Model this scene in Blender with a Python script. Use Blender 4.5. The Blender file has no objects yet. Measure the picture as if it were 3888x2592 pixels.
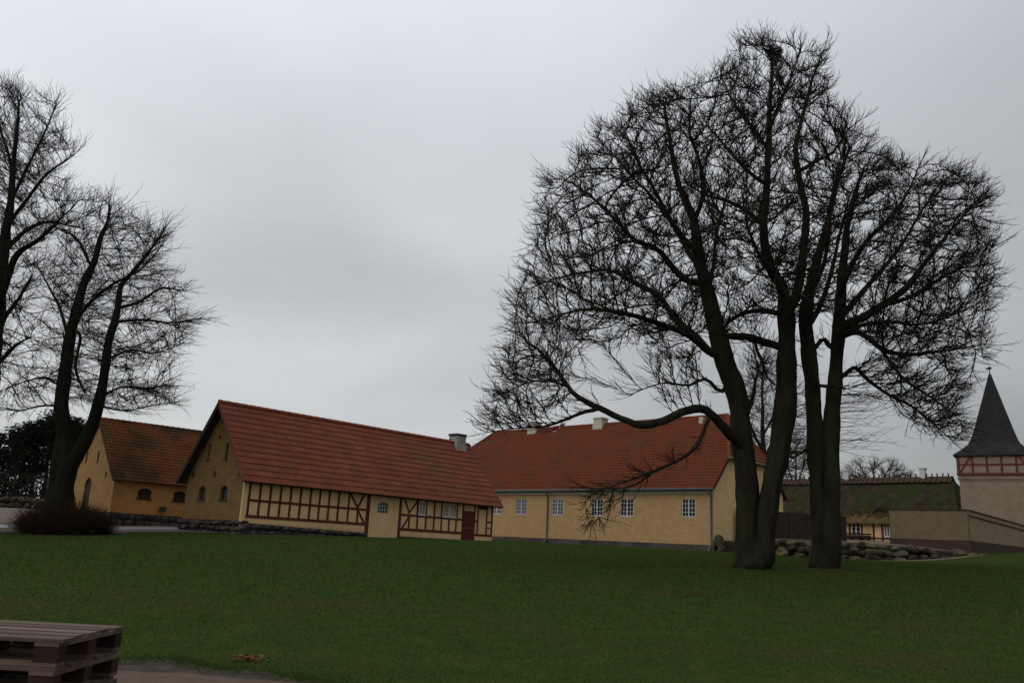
import bpy, bmesh, math, random
import numpy as np
from mathutils import Vector, Matrix
from mathutils.geometry import tessellate_polygon

R = math.radians
random.seed(7)
rng = np.random.default_rng(11)
scene = bpy.context.scene
col = scene.collection

# ------------------------------------------------------------------ camera
F, PITCH, ROLL = 3203.0, 0.238, 0.052            # focal length in photo pixels, upward tilt, roll
fw = np.array([0, math.cos(PITCH), math.sin(PITCH)])
up0 = np.array([0, -math.sin(PITCH), math.cos(PITCH)])
ri0 = np.array([1.0, 0, 0])
ri = math.cos(ROLL) * ri0 + math.sin(ROLL) * up0
up = -math.sin(ROLL) * ri0 + math.cos(ROLL) * up0
cam_d = bpy.data.cameras.new('camera')
cam = bpy.data.objects.new('camera', cam_d)
col.objects.link(cam)
cam.matrix_world = Matrix((
    (ri[0], up[0], -fw[0], 0), (ri[1], up[1], -fw[1], 0), (ri[2], up[2], -fw[2], 0), (0, 0, 0, 1)))
cam_d.sensor_fit = 'HORIZONTAL'
cam_d.sensor_width = 36
cam_d.lens = F / 3888 * 36
cam_d.clip_start = 0.1
cam_d.clip_end = 3000
scene.camera = cam

# ------------------------------------------------------------------ sky, sun, exposure
SUN_EL, SUN_AZ = R(38), R(-135)                    # azimuth from +Y towards +X
world = bpy.data.worlds.new('World')
scene.world = world
world.use_nodes = True
nt = world.node_tree
nt.nodes.clear()
def wn(t, **k):
    n = nt.nodes.new(t)
    for a, b in k.items(): setattr(n, a, b)
    return n
def wmath(op, a, b=None, c=None, clamp=False):
    n = wn('ShaderNodeMath', operation=op, use_clamp=clamp)
    for i, v in enumerate((a, b, c)):
        if v is None: continue
        if isinstance(v, (int, float)): n.inputs[i].default_value = v
        else: nt.links.new(v, n.inputs[i])
    return n.outputs[0]
tc = wn('ShaderNodeTexCoord')
sep = wn('ShaderNodeSeparateXYZ')
nt.links.new(tc.outputs['Generated'], sep.inputs[0])
zc = wmath('MAXIMUM', sep.outputs[2], 0.0)
den = wmath('ADD', zc, 0.22)
cmb = wn('ShaderNodeCombineXYZ')
nt.links.new(wmath('DIVIDE', sep.outputs[0], den), cmb.inputs[0])
nt.links.new(wmath('DIVIDE', sep.outputs[1], den), cmb.inputs[1])
n1 = wn('ShaderNodeTexNoise')
n1.inputs['Scale'].default_value = 0.80
n1.inputs['Detail'].default_value = 5.0
n1.inputs['Roughness'].default_value = 0.45
n1.inputs['Distortion'].default_value = 0.35
mp = wn('ShaderNodeMapping')
mp.inputs['Location'].default_value = (8.73, 20.23, 0.0)
mp.inputs['Rotation'].default_value = (0, 0, 4.58)
nt.links.new(cmb.outputs[0], mp.inputs[0])
nt.links.new(mp.outputs[0], n1.inputs['Vector'])
# an overcast dome: brighter towards the zenith, soft darker cloud bellies
grad = wmath('MULTIPLY_ADD', zc, 0.58, 0.44)
cl = wmath('MULTIPLY_ADD', wmath('SUBTRACT', n1.outputs['Fac'], 0.5), 0.95, 1.0)
val = wmath('MULTIPLY', wmath('MULTIPLY', grad, cl), wmath('MULTIPLY_ADD', sep.outputs[0], -0.48, 1.0))
ramp = wn('ShaderNodeMix', data_type='RGBA')
nt.links.new(wmath('MULTIPLY', zc, 1.9, clamp=True), ramp.inputs[0])
ramp.inputs[6].default_value = (0.985, 1.003, 1.0, 1)
ramp.inputs[7].default_value = (0.962, 0.998, 1.06, 1)
mulc = wn('ShaderNodeVectorMath', operation='SCALE')
nt.links.new(ramp.outputs[2], mulc.inputs[0])
nt.links.new(val, mulc.inputs['Scale'])
bg1 = wn('ShaderNodeBackground')
nt.links.new(mulc.outputs[0], bg1.inputs[0])
bg1.inputs[1].default_value = 1.03
sky = wn('ShaderNodeTexSky', sky_type='NISHITA')
sky.sun_disc = False
sky.sun_elevation = SUN_EL
sky.sun_rotation = SUN_AZ
bg2 = wn('ShaderNodeBackground')
nt.links.new(sky.outputs[0], bg2.inputs[0])
bg2.inputs[1].default_value = 0.08
mixs = wn('ShaderNodeMixShader')
mixs.inputs[0].default_value = 0.06
nt.links.new(bg1.outputs[0], mixs.inputs[1])
nt.links.new(bg2.outputs[0], mixs.inputs[2])
outw = wn('ShaderNodeOutputWorld')
nt.links.new(mixs.outputs[0], outw.inputs[0])

sun_d = bpy.data.lights.new('sun', 'SUN')
sun_d.energy = 0.7
sun_d.angle = R(50)
sun_d.color = (1.0, 0.96, 0.9)
sun = bpy.data.objects.new('sun', sun_d)
col.objects.link(sun)
sdir = Vector((math.sin(SUN_AZ) * math.cos(SUN_EL), math.cos(SUN_AZ) * math.cos(SUN_EL), math.sin(SUN_EL)))
sun.rotation_euler = (-sdir).to_track_quat('-Z', 'Y').to_euler()

scene.render.engine = 'CYCLES'
vs = scene.view_settings
vs.view_transform = 'Standard'
vs.look = 'None'
vs.gamma = 1
vs.exposure = 0.0
vs.use_curve_mapping = False
scene.cycles.max_bounces = 5
scene.cycles.diffuse_bounces = 3

# ------------------------------------------------------------------ helpers
K = 3888 / 2352.0
def ray(dx, dy):                                   # (dx, dy): pixels of a 2352 x 1568 view of the photo
    return fw + ri * ((dx * K - 1944) / F) - up * ((dy * K - 1296) / F)
def at(dx, dy, Y):
    d = ray(dx, dy)
    return d * (Y / d[1])
def at_many(p, Y):
    p = np.asarray(p, float)
    d = fw[None] + ri[None] * ((p[:, 0:1] * K - 1944) / F) - up[None] * ((p[:, 1:2] * K - 1296) / F)
    return d * (np.asarray(Y, float).reshape(-1, 1) / d[:, 1:2])

def mesh_from(name, V, Fc, mat=None, smooth=False):
    me = bpy.data.meshes.new(name)
    V = np.asarray(V, np.float32)
    if isinstance(Fc, np.ndarray):
        k = Fc.shape[1]
        me.vertices.add(len(V)); me.vertices.foreach_set('co', V.ravel())
        me.loops.add(Fc.size); me.loops.foreach_set('vertex_index', Fc.astype(np.int32).ravel())
        me.polygons.add(len(Fc))
        me.polygons.foreach_set('loop_start', np.arange(0, Fc.size, k, dtype=np.int32))
        me.update(calc_edges=True)
    else:
        me.from_pydata(V.tolist(), [], Fc)
        me.update()
    if smooth:
        me.polygons.foreach_set('use_smooth', np.ones(len(me.polygons), bool))
    if mat: me.materials.append(mat)
    return me

def link(name, me, parent=None, **props):
    o = bpy.data.objects.new(name, me)
    col.objects.link(o)
    if parent is not None: o.parent = parent
    for k, v in props.items(): o[k] = v
    return o

class MB:
    def __init__(s): s.v = []; s.f = []
    def quad(s, *p):
        i = len(s.v); s.v += [tuple(map(float, q)) for q in p]; s.f.append(list(range(i, i + len(p))))
    def hexa(s, P):                                # 8 points: bottom ring 0-3, top ring 4-7
        i = len(s.v); s.v += [tuple(map(float, q)) for q in P]
        for f in ((3, 2, 1, 0), (4, 5, 6, 7), (0, 1, 5, 4), (1, 2, 6, 5), (2, 3, 7, 6), (3, 0, 4, 7)):
            s.f.append([i + k for k in f])
    def box(s, x0, x1, y0, y1, z0, z1):
        s.hexa([(x0, y0, z0), (x1, y0, z0), (x1, y1, z0), (x0, y1, z0), (x0, y0, z1), (x1, y0, z1), (x1, y1, z1), (x0, y1, z1)])
    def fbox(s, fr, a0, a1, b0, b1, c0, c1):       # box in a frame fr = (origin, ex, ey, ez)
        o, ex, ey, ez = [np.asarray(k, float) for k in fr]
        g = lambda a, b, c: o + ex * a + ey * b + ez * c
        s.hexa([g(a0, b0, c0), g(a1, b0, c0), g(a1, b1, c0), g(a0, b1, c0), g(a0, b0, c1), g(a1, b0, c1), g(a1, b1, c1), g(a0, b1, c1)])
    def tube(s, pts, rad, n=8, cap=True, jit=0):
        pts = [np.asarray(p, float) for p in pts]
        prev = None; i0 = len(s.v); m = len(pts)
        for i, p in enumerate(pts):
            d = pts[min(i + 1, m - 1)] - pts[max(i - 1, 0)]
            d = d / (np.linalg.norm(d) + 1e-9)
            if prev is None:
                a = np.cross(d, (0.3, 0.9, 0.2)); a /= np.linalg.norm(a)
            else:
                a = prev - d * (prev @ d); a /= np.linalg.norm(a) + 1e-9
            prev = a; b = np.cross(d, a)
            r = rad[i] if hasattr(rad, '__len__') else rad
            for k in range(n):
                t = 2 * math.pi * k / n
                rr = r * (1 + (random.uniform(-jit, jit) if jit else 0))
                s.v.append(tuple(p + (a * math.cos(t) + b * math.sin(t)) * rr))
        for i in range(m - 1):
            for k in range(n):
                A = i0 + i * n + k; B = i0 + i * n + (k + 1) % n
                s.f.append([A, B, B + n, A + n])
        if cap:
            s.f.append([i0 + k for k in range(n)][::-1]); s.f.append([i0 + (m - 1) * n + k for k in range(n)])
    def build(s, name, mat, parent=None, smooth=False, **props):
        return link(name, mesh_from(name, s.v, s.f, mat, smooth), parent, **props)

def thing(name, label, cat, loc=(0, 0, 0), rz=0.0, group=None):
    o = bpy.data.objects.new(name, None)
    col.objects.link(o)
    o.location = loc; o.rotation_euler = (0, 0, rz)
    o['label'] = label; o['category'] = cat
    if group: o['group'] = group
    return o

_cache = {}
def piece(name, mat, parent, fr, a0, a1, b0, b1, c0, c1):
    """one box as an object of its own; alike boxes share mesh data"""
    o, ex, ey, ez = [np.asarray(k, float) for k in fr]
    dim = (round(abs(a1 - a0), 3), round(abs(b1 - b0), 3), round(abs(c1 - c0), 3), mat.name, name)
    me = _cache.get(dim)
    if me is None:
        mb = MB(); x, y, z = dim[0] / 2, dim[1] / 2, dim[2] / 2
        mb.box(-x, x, -y, y, -z, z)
        me = _cache[dim] = mesh_from(name, mb.v, mb.f, mat)
    ob = link(name, me, parent)
    c = o + ex * (a0 + a1) / 2 + ey * (b0 + b1) / 2 + ez * (c0 + c1) / 2
    ob.matrix_local = Matrix(((ex[0], ey[0], ez[0], c[0]), (ex[1], ey[1], ez[1], c[1]), (ex[2], ey[2], ez[2], c[2]), (0, 0, 0, 1)))
    return ob

def beam(name, mat, parent, fr, p0, p1, w, b0, b1):
    """slanted timber in the plane of a frame from (a,c) p0 to p1"""
    o, ex, ey, ez = [np.asarray(k, float) for k in fr]
    d = np.array(p1, float) - np.array(p0, float); L = np.linalg.norm(d); d /= L
    nx = ex * d[0] + ez * d[1]; nz = -ex * d[1] + ez * d[0]
    return piece(name, mat, parent, (o + ex * p0[0] + ez * p0[1], nx, ey, nz), 0, L, b0, b1, -w / 2, w / 2)

# ------------------------------------------------------------------ materials
def mat(name, c1, c2=None, scale=3.0, rough=0.85, bump=0.0, bscale=None, obj_var=0.0, detail=5, stretch=None, spec=0.25, c3=None, s3=0.3, t3=(0.5, 0.65)):
    m = bpy.data.materials.new(name); m.use_nodes = True
    t = m.node_tree; b = t.nodes['Principled BSDF']
    b.inputs['Roughness'].default_value = rough
    b.inputs['Specular IOR Level'].default_value = spec
    geo = t.nodes.new('ShaderNodeNewGeometry')
    vec = geo.outputs['Position']
    if stretch:
        mpn = t.nodes.new('ShaderNodeMapping'); mpn.inputs['Scale'].default_value = stretch
        t.links.new(vec, mpn.inputs[0]); vec = mpn.outputs[0]
    def noise(sc, d=5, r=0.6):
        n = t.nodes.new('ShaderNodeTexNoise'); n.inputs['Scale'].default_value = sc
        n.inputs['Detail'].default_value = d; n.inputs['Roughness'].default_value = r
        t.links.new(vec, n.inputs['Vector']); return n.outputs['Fac']
    def rng_(fac, a, bb):
        k = t.nodes.new('ShaderNodeMapRange'); k.inputs[1].default_value = a; k.inputs[2].default_value = bb
        k.interpolation_type = 'SMOOTHSTEP'
        t.links.new(fac, k.inputs[0]); return k.outputs[0]
    def mix(f, a, bb, mode='MIX'):
        k = t.nodes.new('ShaderNodeMix'); k.data_type = 'RGBA'; k.blend_type = mode
        for i, v in ((0, f), (6, a), (7, bb)):
            if isinstance(v, (int, float)): k.inputs[i].default_value = v
            elif isinstance(v, (tuple, list)): k.inputs[i].default_value = (*v[:3], 1)
            else: t.links.new(v, k.inputs[i])
        return k.outputs[2]
    if c2 is None: c2 = tuple(x * 0.75 for x in c1)
    colr = mix(rng_(noise(scale, detail), 0.32, 0.68), c1, c2)
    if c3 is not None:
        colr = mix(rng_(noise(s3, 4), *t3), colr, c3)
    if obj_var:
        oi = t.nodes.new('ShaderNodeObjectInfo')
        k = t.nodes.new('ShaderNodeMapRange'); k.inputs[3].default_value = 1 - obj_var; k.inputs[4].default_value = 1 + obj_var
        t.links.new(oi.outputs['Random'], k.inputs[0])
        hsv = t.nodes.new('ShaderNodeHueSaturation'); t.links.new(k.outputs[0], hsv.inputs['Value']); t.links.new(colr, hsv.inputs['Color'])
        colr = hsv.outputs[0]
    t.links.new(colr, b.inputs['Base Color'])
    if bump:
        bn = t.nodes.new('ShaderNodeBump'); bn.inputs['Strength'].default_value = bump; bn.inputs['Distance'].default_value = 0.12 if name.startswith('bark') else 0.03
        t.links.new(noise(bscale or scale * 4, 6), bn.inputs['Height']); t.links.new(bn.outputs[0], b.inputs['Normal'])
    m['h'] = 1
    return m, t, b, colr, mix, noise, rng_

def simple(*a, **k): return mat(*a, **k)[0]

def brick(name, c1, c2, mortar, axis, bump=0.35, w=0.24, h=0.075, msize=0.012, c3=None, c3s=0.6):
    m, t, b, colr, mix, noise, rng_ = mat(name, c1, c2, scale=1.2, rough=0.9)
    tcn = t.nodes.new('ShaderNodeTexCoord'); sp = t.nodes.new('ShaderNodeSeparateXYZ'); cm = t.nodes.new('ShaderNodeCombineXYZ')
    t.links.new(tcn.outputs['Object'], sp.inputs[0])
    t.links.new(sp.outputs[axis], cm.inputs[0]); t.links.new(sp.outputs[2], cm.inputs[1])
    br = t.nodes.new('ShaderNodeTexBrick')
    br.inputs['Scale'].default_value = 1.0
    br.inputs['Brick Width'].default_value = w; br.inputs['Row Height'].default_value = h
    br.inputs['Mortar Size'].default_value = msize; br.inputs['Mortar Smooth'].default_value = 0.3
    br.inputs['Color1'].default_value = (1, 1, 1, 1); br.inputs['Color2'].default_value = (0.72, 0.74, 0.7, 1); br.inputs['Mortar'].default_value = (*mortar, 1)
    t.links.new(cm.outputs[0], br.inputs['Vector'])
    c = mix(1.0, colr, br.outputs['Color'], 'MULTIPLY')
    if c3 is not None: c = mix(rng_(noise(c3s, 5), 0.55, 0.75), c, c3)
    t.links.new(c, b.inputs['Base Color'])
    bn = t.nodes.new('ShaderNodeBump'); bn.inputs['Strength'].default_value = bump; bn.inputs['Distance'].default_value = 0.015
    bn.invert = True
    t.links.new(br.outputs['Fac'], bn.inputs['Height']); t.links.new(bn.outputs[0], b.inputs['Normal'])
    return m

M = {}
M['grass'] = mat('grass', (0.02402, 0.04259, 0.01056), (0.03483, 0.05023, 0.01248), scale=1.6, rough=0.95, bump=0.5, bscale=22, c3=(0.03844, 0.0415, 0.0144), s3=0.23, t3=(0.48, 0.66), spec=0.0)[0]
M['blade'] = simple('blade', (0.02952, 0.0588, 0.01197), (0.0487, 0.06838, 0.01675), scale=0.9, rough=1.0, spec=0.0)
_t = M['blade'].node_tree
_b = _t.nodes['Principled BSDF']; _src = _b.inputs['Base Color'].links[0].from_socket
_tr = _t.nodes.new('ShaderNodeBsdfTranslucent'); _t.links.new(_src, _tr.inputs[0])
_mx = _t.nodes.new('ShaderNodeMixShader'); _mx.inputs[0].default_value = 0.5
_t.links.new(_b.outputs[0], _mx.inputs[1]); _t.links.new(_tr.outputs[0], _mx.inputs[2]); _t.links.new(_mx.outputs[0], _t.nodes['Material Output'].inputs[0])
M['soil'] = simple('soil', (0.036, 0.027, 0.0203), (0.06, 0.048, 0.0377), scale=4, bump=0.8, rough=1, spec=0.1)
M['soil_leafy'] = simple('soil_leafy', (0.040, 0.034, 0.018), (0.034, 0.044, 0.014), scale=2.2, bump=0.8, bscale=18, rough=1, spec=0.0)
M['gravel'] = simple('gravel', (0.108, 0.0744, 0.0525), (0.081, 0.0564, 0.0399), scale=5, bump=0.6, bscale=40, rough=1, spec=0.1)
M['yard'] = simple('yard', (0.1428, 0.108, 0.0897), (0.1008, 0.076, 0.06435), scale=0.8, bump=0.5, bscale=25, rough=1, spec=0.1)
M['asphalt'] = simple('asphalt', (0.1768, 0.1768, 0.1961), (0.1404, 0.1404, 0.159), scale=1.5, rough=0.6, spec=0.4)
M['stone'] = simple('stone', (0.0544, 0.0434, 0.02592), (0.02992, 0.02604, 0.01296), scale=3.0, bump=0.7, bscale=9, obj_var=0.6, rough=0.95, c3=(0.07072, 0.05456, 0.02592), s3=1.2)
M['plinth_stone'] = simple('plinth_stone', (0.069, 0.058, 0.0495), (0.039, 0.0348, 0.03025), scale=4.0, bump=0.7, bscale=9, obj_var=0.5, rough=0.95, c3=(0.09, 0.0435, 0.033), s3=0.9, t3=(0.55, 0.7))
M['mortar'] = simple('mortar', (0.035, 0.031, 0.026), (0.025, 0.0225, 0.019), scale=6, rough=1)
M['plaster'] = simple('plaster', (0.6786, 0.4608, 0.2322), (0.6059, 0.4006, 0.1982), scale=1.2, bump=0.25, bscale=14, obj_var=0.03, rough=0.95, c3=(0.521, 0.3402, 0.1699), s3=0.8, t3=(0.56, 0.75), stretch=(1, 1, 0.6))
M['timber'] = simple('timber', (0.105, 0.021, 0.016), (0.075, 0.016, 0.013), scale=3, bump=0.3, bscale=20, obj_var=0.14, rough=0.75)
M['door'] = simple('door', (0.115, 0.018, 0.014), (0.085, 0.014, 0.012), scale=2, bump=0.3, bscale=16, rough=0.7, obj_var=0.1)
M['wood_dark'] = simple('wood_dark', (0.030, 0.020, 0.015), (0.018, 0.013, 0.010), scale=3, rough=0.85)
M['verge'] = simple('verge', (0.15, 0.045, 0.035), (0.11, 0.033, 0.026), scale=2, rough=0.8)
M['soffit'] = simple('soffit', (0.045, 0.026, 0.020), (0.03, 0.018, 0.014), scale=2, rough=0.9)
M['iron'] = simple('iron', (0.02, 0.018, 0.017), (0.03, 0.025, 0.02), scale=5, rough=0.7)
M['brick_olive'] = brick('brick_olive', (0.258, 0.1517, 0.05182), (0.201, 0.1173, 0.04047), (0.62, 0.62, 0.6), 1, c3=(0.134, 0.083, 0.03208), c3s=1.1)
M['brick_barn'] = brick('brick_barn', (0.335, 0.1885, 0.065), (0.2814, 0.1566, 0.052), (0.78, 0.78, 0.76), 1, c3=(0.1742, 0.1044, 0.0468), c3s=0.8)
M['render_barn'] = simple('render_barn', (0.4128, 0.2166, 0.07), (0.3612, 0.1862, 0.0595), scale=1.0, bump=0.3, bscale=10, rough=0.95, c3=(0.3182, 0.1672, 0.056), s3=0.7)
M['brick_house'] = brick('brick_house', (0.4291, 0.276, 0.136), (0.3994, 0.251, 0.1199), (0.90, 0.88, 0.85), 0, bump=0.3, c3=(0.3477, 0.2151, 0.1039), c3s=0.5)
M['brick_gable_lit'] = brick('brick_gable_lit', (0.7, 0.4966, 0.2511), (0.65, 0.4531, 0.226), (0.90, 0.88, 0.85), 1, bump=0.3)  # same paint as the house front, with the gable's light put into a paler colour
M['base_grey'] = simple('base_grey', (0.070, 0.050, 0.042), (0.042, 0.036, 0.030), scale=1.3, rough=0.95, bump=0.4, obj_var=0.25, c3=(0.060, 0.065, 0.058), s3=0.5)
M['white'] = simple('white', (0.48, 0.488, 0.496), (0.44, 0.448, 0.456), scale=5, rough=0.5)
M['cornice'] = simple('cornice', (0.50, 0.47, 0.40), (0.42, 0.40, 0.34), scale=3, rough=0.8)
M['zinc'] = simple('zinc', (0.095, 0.10, 0.105), (0.07, 0.075, 0.08), scale=3, rough=0.5)
M['chimney_white'] = brick('chimney_white', (0.51, 0.4736, 0.4032), (0.435, 0.3996, 0.3384), (0.8, 0.8, 0.8), 0, bump=0.5)
M['chimney_grey'] = brick('chimney_grey', (0.62, 0.61, 0.56), (0.50, 0.48, 0.43), (0.22, 0.21, 0.20), 0, bump=0.8, msize=0.022, h=0.085)
M['tower_wall'] = brick('tower_wall', (0.2483, 0.1881, 0.1365), (0.2159, 0.1625, 0.1162), (0.90, 0.89, 0.88), 0, bump=0.3, c3=(0.1907, 0.1466, 0.1074), c3s=0.35)
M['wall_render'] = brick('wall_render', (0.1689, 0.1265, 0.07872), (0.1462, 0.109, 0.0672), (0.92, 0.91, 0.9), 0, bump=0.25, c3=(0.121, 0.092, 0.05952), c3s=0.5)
M['wall_render_side_lit'] = brick('wall_render_side_lit', (0.2894, 0.2147, 0.1417), (0.2506, 0.1851, 0.121), (0.92, 0.91, 0.9), 1, bump=0.25, c3=(0.2074, 0.1562, 0.1071), c3s=0.5)  # paler copy of the front render, the side's light painted into the colour
M['tower_timber'] = simple('tower_timber', (0.1, 0.0168, 0.0156), (0.08, 0.0144, 0.0132), scale=3, rough=0.7, obj_var=0.1)
M['slate'] = simple('slate', (0.012, 0.01204, 0.01178), (0.0072, 0.00731, 0.0076), scale=6, rough=0.75, bump=0.6, bscale=14, c3=(0.018, 0.01462, 0.01216), s3=0.8, obj_var=0.2, spec=0.2)
M['thatch'] = simple('thatch', (0.040, 0.031, 0.018), (0.018, 0.016, 0.010), scale=1.6, bump=1.0, bscale=14, rough=1, stretch=(1, 1, 0.35), c3=(0.022, 0.030, 0.008), s3=0.6, t3=(0.45, 0.6), spec=0.05)
M['thatch_edge'] = simple('thatch_edge', (0.153, 0.0924, 0.0435), (0.0918, 0.05984, 0.0285), scale=5, bump=1.0, bscale=22, rough=1, c3=(0.0561, 0.0748, 0.0165), s3=0.9, t3=(0.5, 0.6), spec=0.1)
M['ridge_straw'] = simple('ridge_straw', (0.0672, 0.04301, 0.02475), (0.042, 0.02805, 0.0165), scale=4, bump=0.8, bscale=15, rough=1, spec=0.1)
M['bark'] = simple('bark', (0.02808, 0.02574, 0.01584), (0.0156, 0.01404, 0.01008), scale=3.0, bump=1.0, bscale=9, rough=1, stretch=(1, 1, 0.3), c3=(0.0312, 0.039, 0.0144), s3=0.5, t3=(0.5, 0.66), spec=0.08)
M['bark_dark'] = simple('bark_dark', (0.026, 0.022, 0.019), (0.016, 0.014, 0.012), scale=3.0, bump=1.0, bscale=9, rough=1, stretch=(1, 1, 0.3), spec=0.08)
M['bark_green'] = simple('bark_green', (0.017, 0.018, 0.011), (0.012, 0.011, 0.008), scale=3.0, bump=1.0, bscale=9, rough=1, stretch=(1, 1, 0.3), spec=0.08)
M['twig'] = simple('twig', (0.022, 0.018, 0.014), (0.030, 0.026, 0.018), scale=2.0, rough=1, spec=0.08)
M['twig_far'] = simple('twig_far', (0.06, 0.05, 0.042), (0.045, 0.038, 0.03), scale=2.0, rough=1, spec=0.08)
M['bush'] = simple('bush', (0.036, 0.020, 0.012), (0.022, 0.014, 0.009), scale=2.0, rough=1, spec=0.08)
M['needle'] = simple('needle', (0.0096, 0.016, 0.0096), (0.016, 0.0208, 0.012), scale=0.8, rough=0.9, spec=0.1)
M['fence'] = simple('fence', (0.030, 0.020, 0.016), (0.020, 0.014, 0.012), scale=2, rough=0.9, obj_var=0.25)
M['pallet'] = simple('pallet', (0.1056, 0.07238, 0.0513), (0.06688, 0.04466, 0.03135), scale=4, bump=0.5, bscale=14, rough=0.9, obj_var=0.22, stretch=(0.15, 1, 1))
M['pallet_block'] = simple('pallet_block', (0.035, 0.01575, 0.0112), (0.0245, 0.01155, 0.00875), scale=6, bump=0.4, rough=0.95, obj_var=0.2)
M['flag_red'] = simple('flag_red', (0.198, 0.0121, 0.01925), (0.176, 0.011, 0.0165), scale=2, rough=0.8)
M['flag_white'] = simple('flag_white', (0.35, 0.35, 0.35), (0.325, 0.325, 0.325), scale=2, rough=0.8)
M['green_box'] = simple('green_box', (0.03, 0.05, 0.035), (0.025, 0.04, 0.03), scale=4, rough=0.6)
M['leaf_litter'] = simple('leaf_litter', (0.165, 0.05, 0.015), (0.11, 0.035, 0.0125), scale=8, rough=0.9, obj_var=0.2)
M['base_brown'] = simple('base_brown', (0.058, 0.032, 0.026), (0.042, 0.026, 0.022), scale=1.2, rough=0.95, bump=0.3)
M['terrace_gravel'] = simple('terrace_gravel', (0.15, 0.11, 0.075), (0.10, 0.075, 0.052), scale=3, bump=0.5, bscale=25, rough=1, spec=0.05)
M['moss_stone'] = simple('moss_stone', (0.03803, 0.0314, 0.01296), (0.02194, 0.02184, 0.00756), scale=2.5, bump=0.7, bscale=9, rough=1, obj_var=0.25)

# window glass: dark room behind it, mirror-like sheen
g = bpy.data.materials.new('glass'); g.use_nodes = True
gb = g.node_tree.nodes['Principled BSDF']
gb.inputs['Base Color'].default_value = (0.018, 0.018, 0.018, 1); gb.inputs['Roughness'].default_value = 0.08
gb.inputs['Specular IOR Level'].default_value = 0.6
M['glass'] = g

# roof sheets of the barn: brick red with greenish lichen towards one end (world-space patch, a stain with its own shape)
m, t, b, colr, mix, noise, rng_ = mat('sheet', (0.166, 0.046, 0.025), (0.130, 0.037, 0.021), scale=1.3, rough=0.9, bump=0.35, bscale=20, obj_var=0.11, spec=0.15)
src = b.inputs['Base Color'].links[0].from_socket
tcn = t.nodes.new('ShaderNodeAttribute'); tcn.attribute_type = 'OBJECT'; tcn.attribute_name = 'moss'
f = rng_(noise(2.2, 5), 0.35, 0.6)
mm = t.nodes.new('ShaderNodeMath'); mm.operation = 'MULTIPLY'; t.links.new(f, mm.inputs[0]); t.links.new(tcn.outputs['Fac'], mm.inputs[1])
t.links.new(mix(mm.outputs[0], src, (0.085, 0.052, 0.018)), b.inputs['Base Color'])
M['sheet'] = m
M['ridge_cap'] = simple('ridge_cap', (0.21, 0.05896, 0.0341), (0.175, 0.04891, 0.02852), scale=3, rough=0.85, obj_var=0.08)
def tile_mat(name, a, b_, dark, moss, t3=(0.48, 0.62)):
    m, t, b, colr, mix, noise, rng_ = mat(name, a, b_, scale=4.0, rough=0.9, bump=0.2, bscale=30, obj_var=0.0, spec=0.15, c3=dark, s3=0.55, t3=t3)
    src = b.inputs['Base Color'].links[0].from_socket
    c = mix(rng_(noise(0.9, 6), 0.52, 0.72), src, moss)
    t.links.new(c, b.inputs['Base Color'])
    return m
M['tile'] = tile_mat('tile', (0.150, 0.038, 0.017), (0.120, 0.032, 0.015), (0.110, 0.036, 0.017), (0.095, 0.045, 0.017))
M['tile_old'] = tile_mat('tile_old', (0.200, 0.062, 0.026), (0.140, 0.052, 0.021), (0.072, 0.040, 0.019), (0.095, 0.070, 0.022), t3=(0.42, 0.58))

# ------------------------------------------------------------------ terrain
GX = np.array([-400, -80, -40, -25, -13, 0, 8, 12, 15, 20, 26, 32, 40, 80, 400], float)
GY = np.array([-60, 0, 10, 20, 33, 44, 52, 60, 80, 120, 900], float)
GZ = np.array([
    [-1.6] * 15,
    [-1.6] * 15,
    [-1.6] * 10 + [-1.56, -1.52, -1.48, -1.4, -1.4],
    [-1.3, -1.3, -1.25, -1.2, -1.1, -1.05, -1.0, -.95, -.92, -.85, -.7, -.55, -.4, -.2, -.2],
    [-1.0, -.95, -.9, -.9, -.60, -.48, -.42, -.22, -.15, -.05, .1, .25, .45, .8, .8],
    [-.6, -.6, -.58, -.58, -.06, .08, .12, .17, .2, .22, .3, .75, .9, 1.3, 1.3],
    [.0, .0, .0, .06, .16, .24, .28, .3, .30, .18, .22, 1.0, 1.3, 1.6, 1.6],
    [.5, .5, .45, .38, .28, .26, .35, .4, .42, .36, .42, 1.15, 1.5, 1.8, 1.8],
    [1.2, 1.2, 1.15, 1.0, .7, .6, .6, .7, .8, 1, 1.2, 1.6, 1.9, 2, 2],
    [1.6] * 15,
    [2.0] * 15])
def _bil(x, y):
    i = np.clip(np.searchsorted(GX, x) - 1, 0, len(GX) - 2); j = np.clip(np.searchsorted(GY, y) - 1, 0, len(GY) - 2)
    u = np.clip((x - GX[i]) / (GX[i + 1] - GX[i]), 0, 1); v = np.clip((y - GY[j]) / (GY[j + 1] - GY[j]), 0, 1)
    return (GZ[j, i] * (1 - u) + GZ[j, i + 1] * u) * (1 - v) + (GZ[j + 1, i] * (1 - u) + GZ[j + 1, i + 1] * u) * v
def zg(x, y):
    x = np.asarray(x, float); y = np.asarray(y, float)
    s = 0; w = 0
    for ox in (-3, -1.5, 0, 1.5, 3):
        for oy in (-3, -1.5, 0, 1.5, 3):
            k = math.exp(-(ox * ox + oy * oy) / 7.0); s = s + k * _bil(x + ox, y + oy); w += k
    s = s / w
    return s + 0.035 * np.sin(x * .31 + 1.3) * np.sin(y * .27) * np.clip((y - 12) / 10, 0, 1)
def zg1(x, y): return float(zg(np.array([x]), np.array([y]))[0])
def ground_hit(dx, dy):
    d = ray(dx, dy)
    for k in np.arange(6, 120, .02):
        q = d * (k / d[1])
        if q[2] <= _bil(np.array([q[0]]), np.array([q[1]]))[0]: return q
    return d * (60 / d[1])

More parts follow.
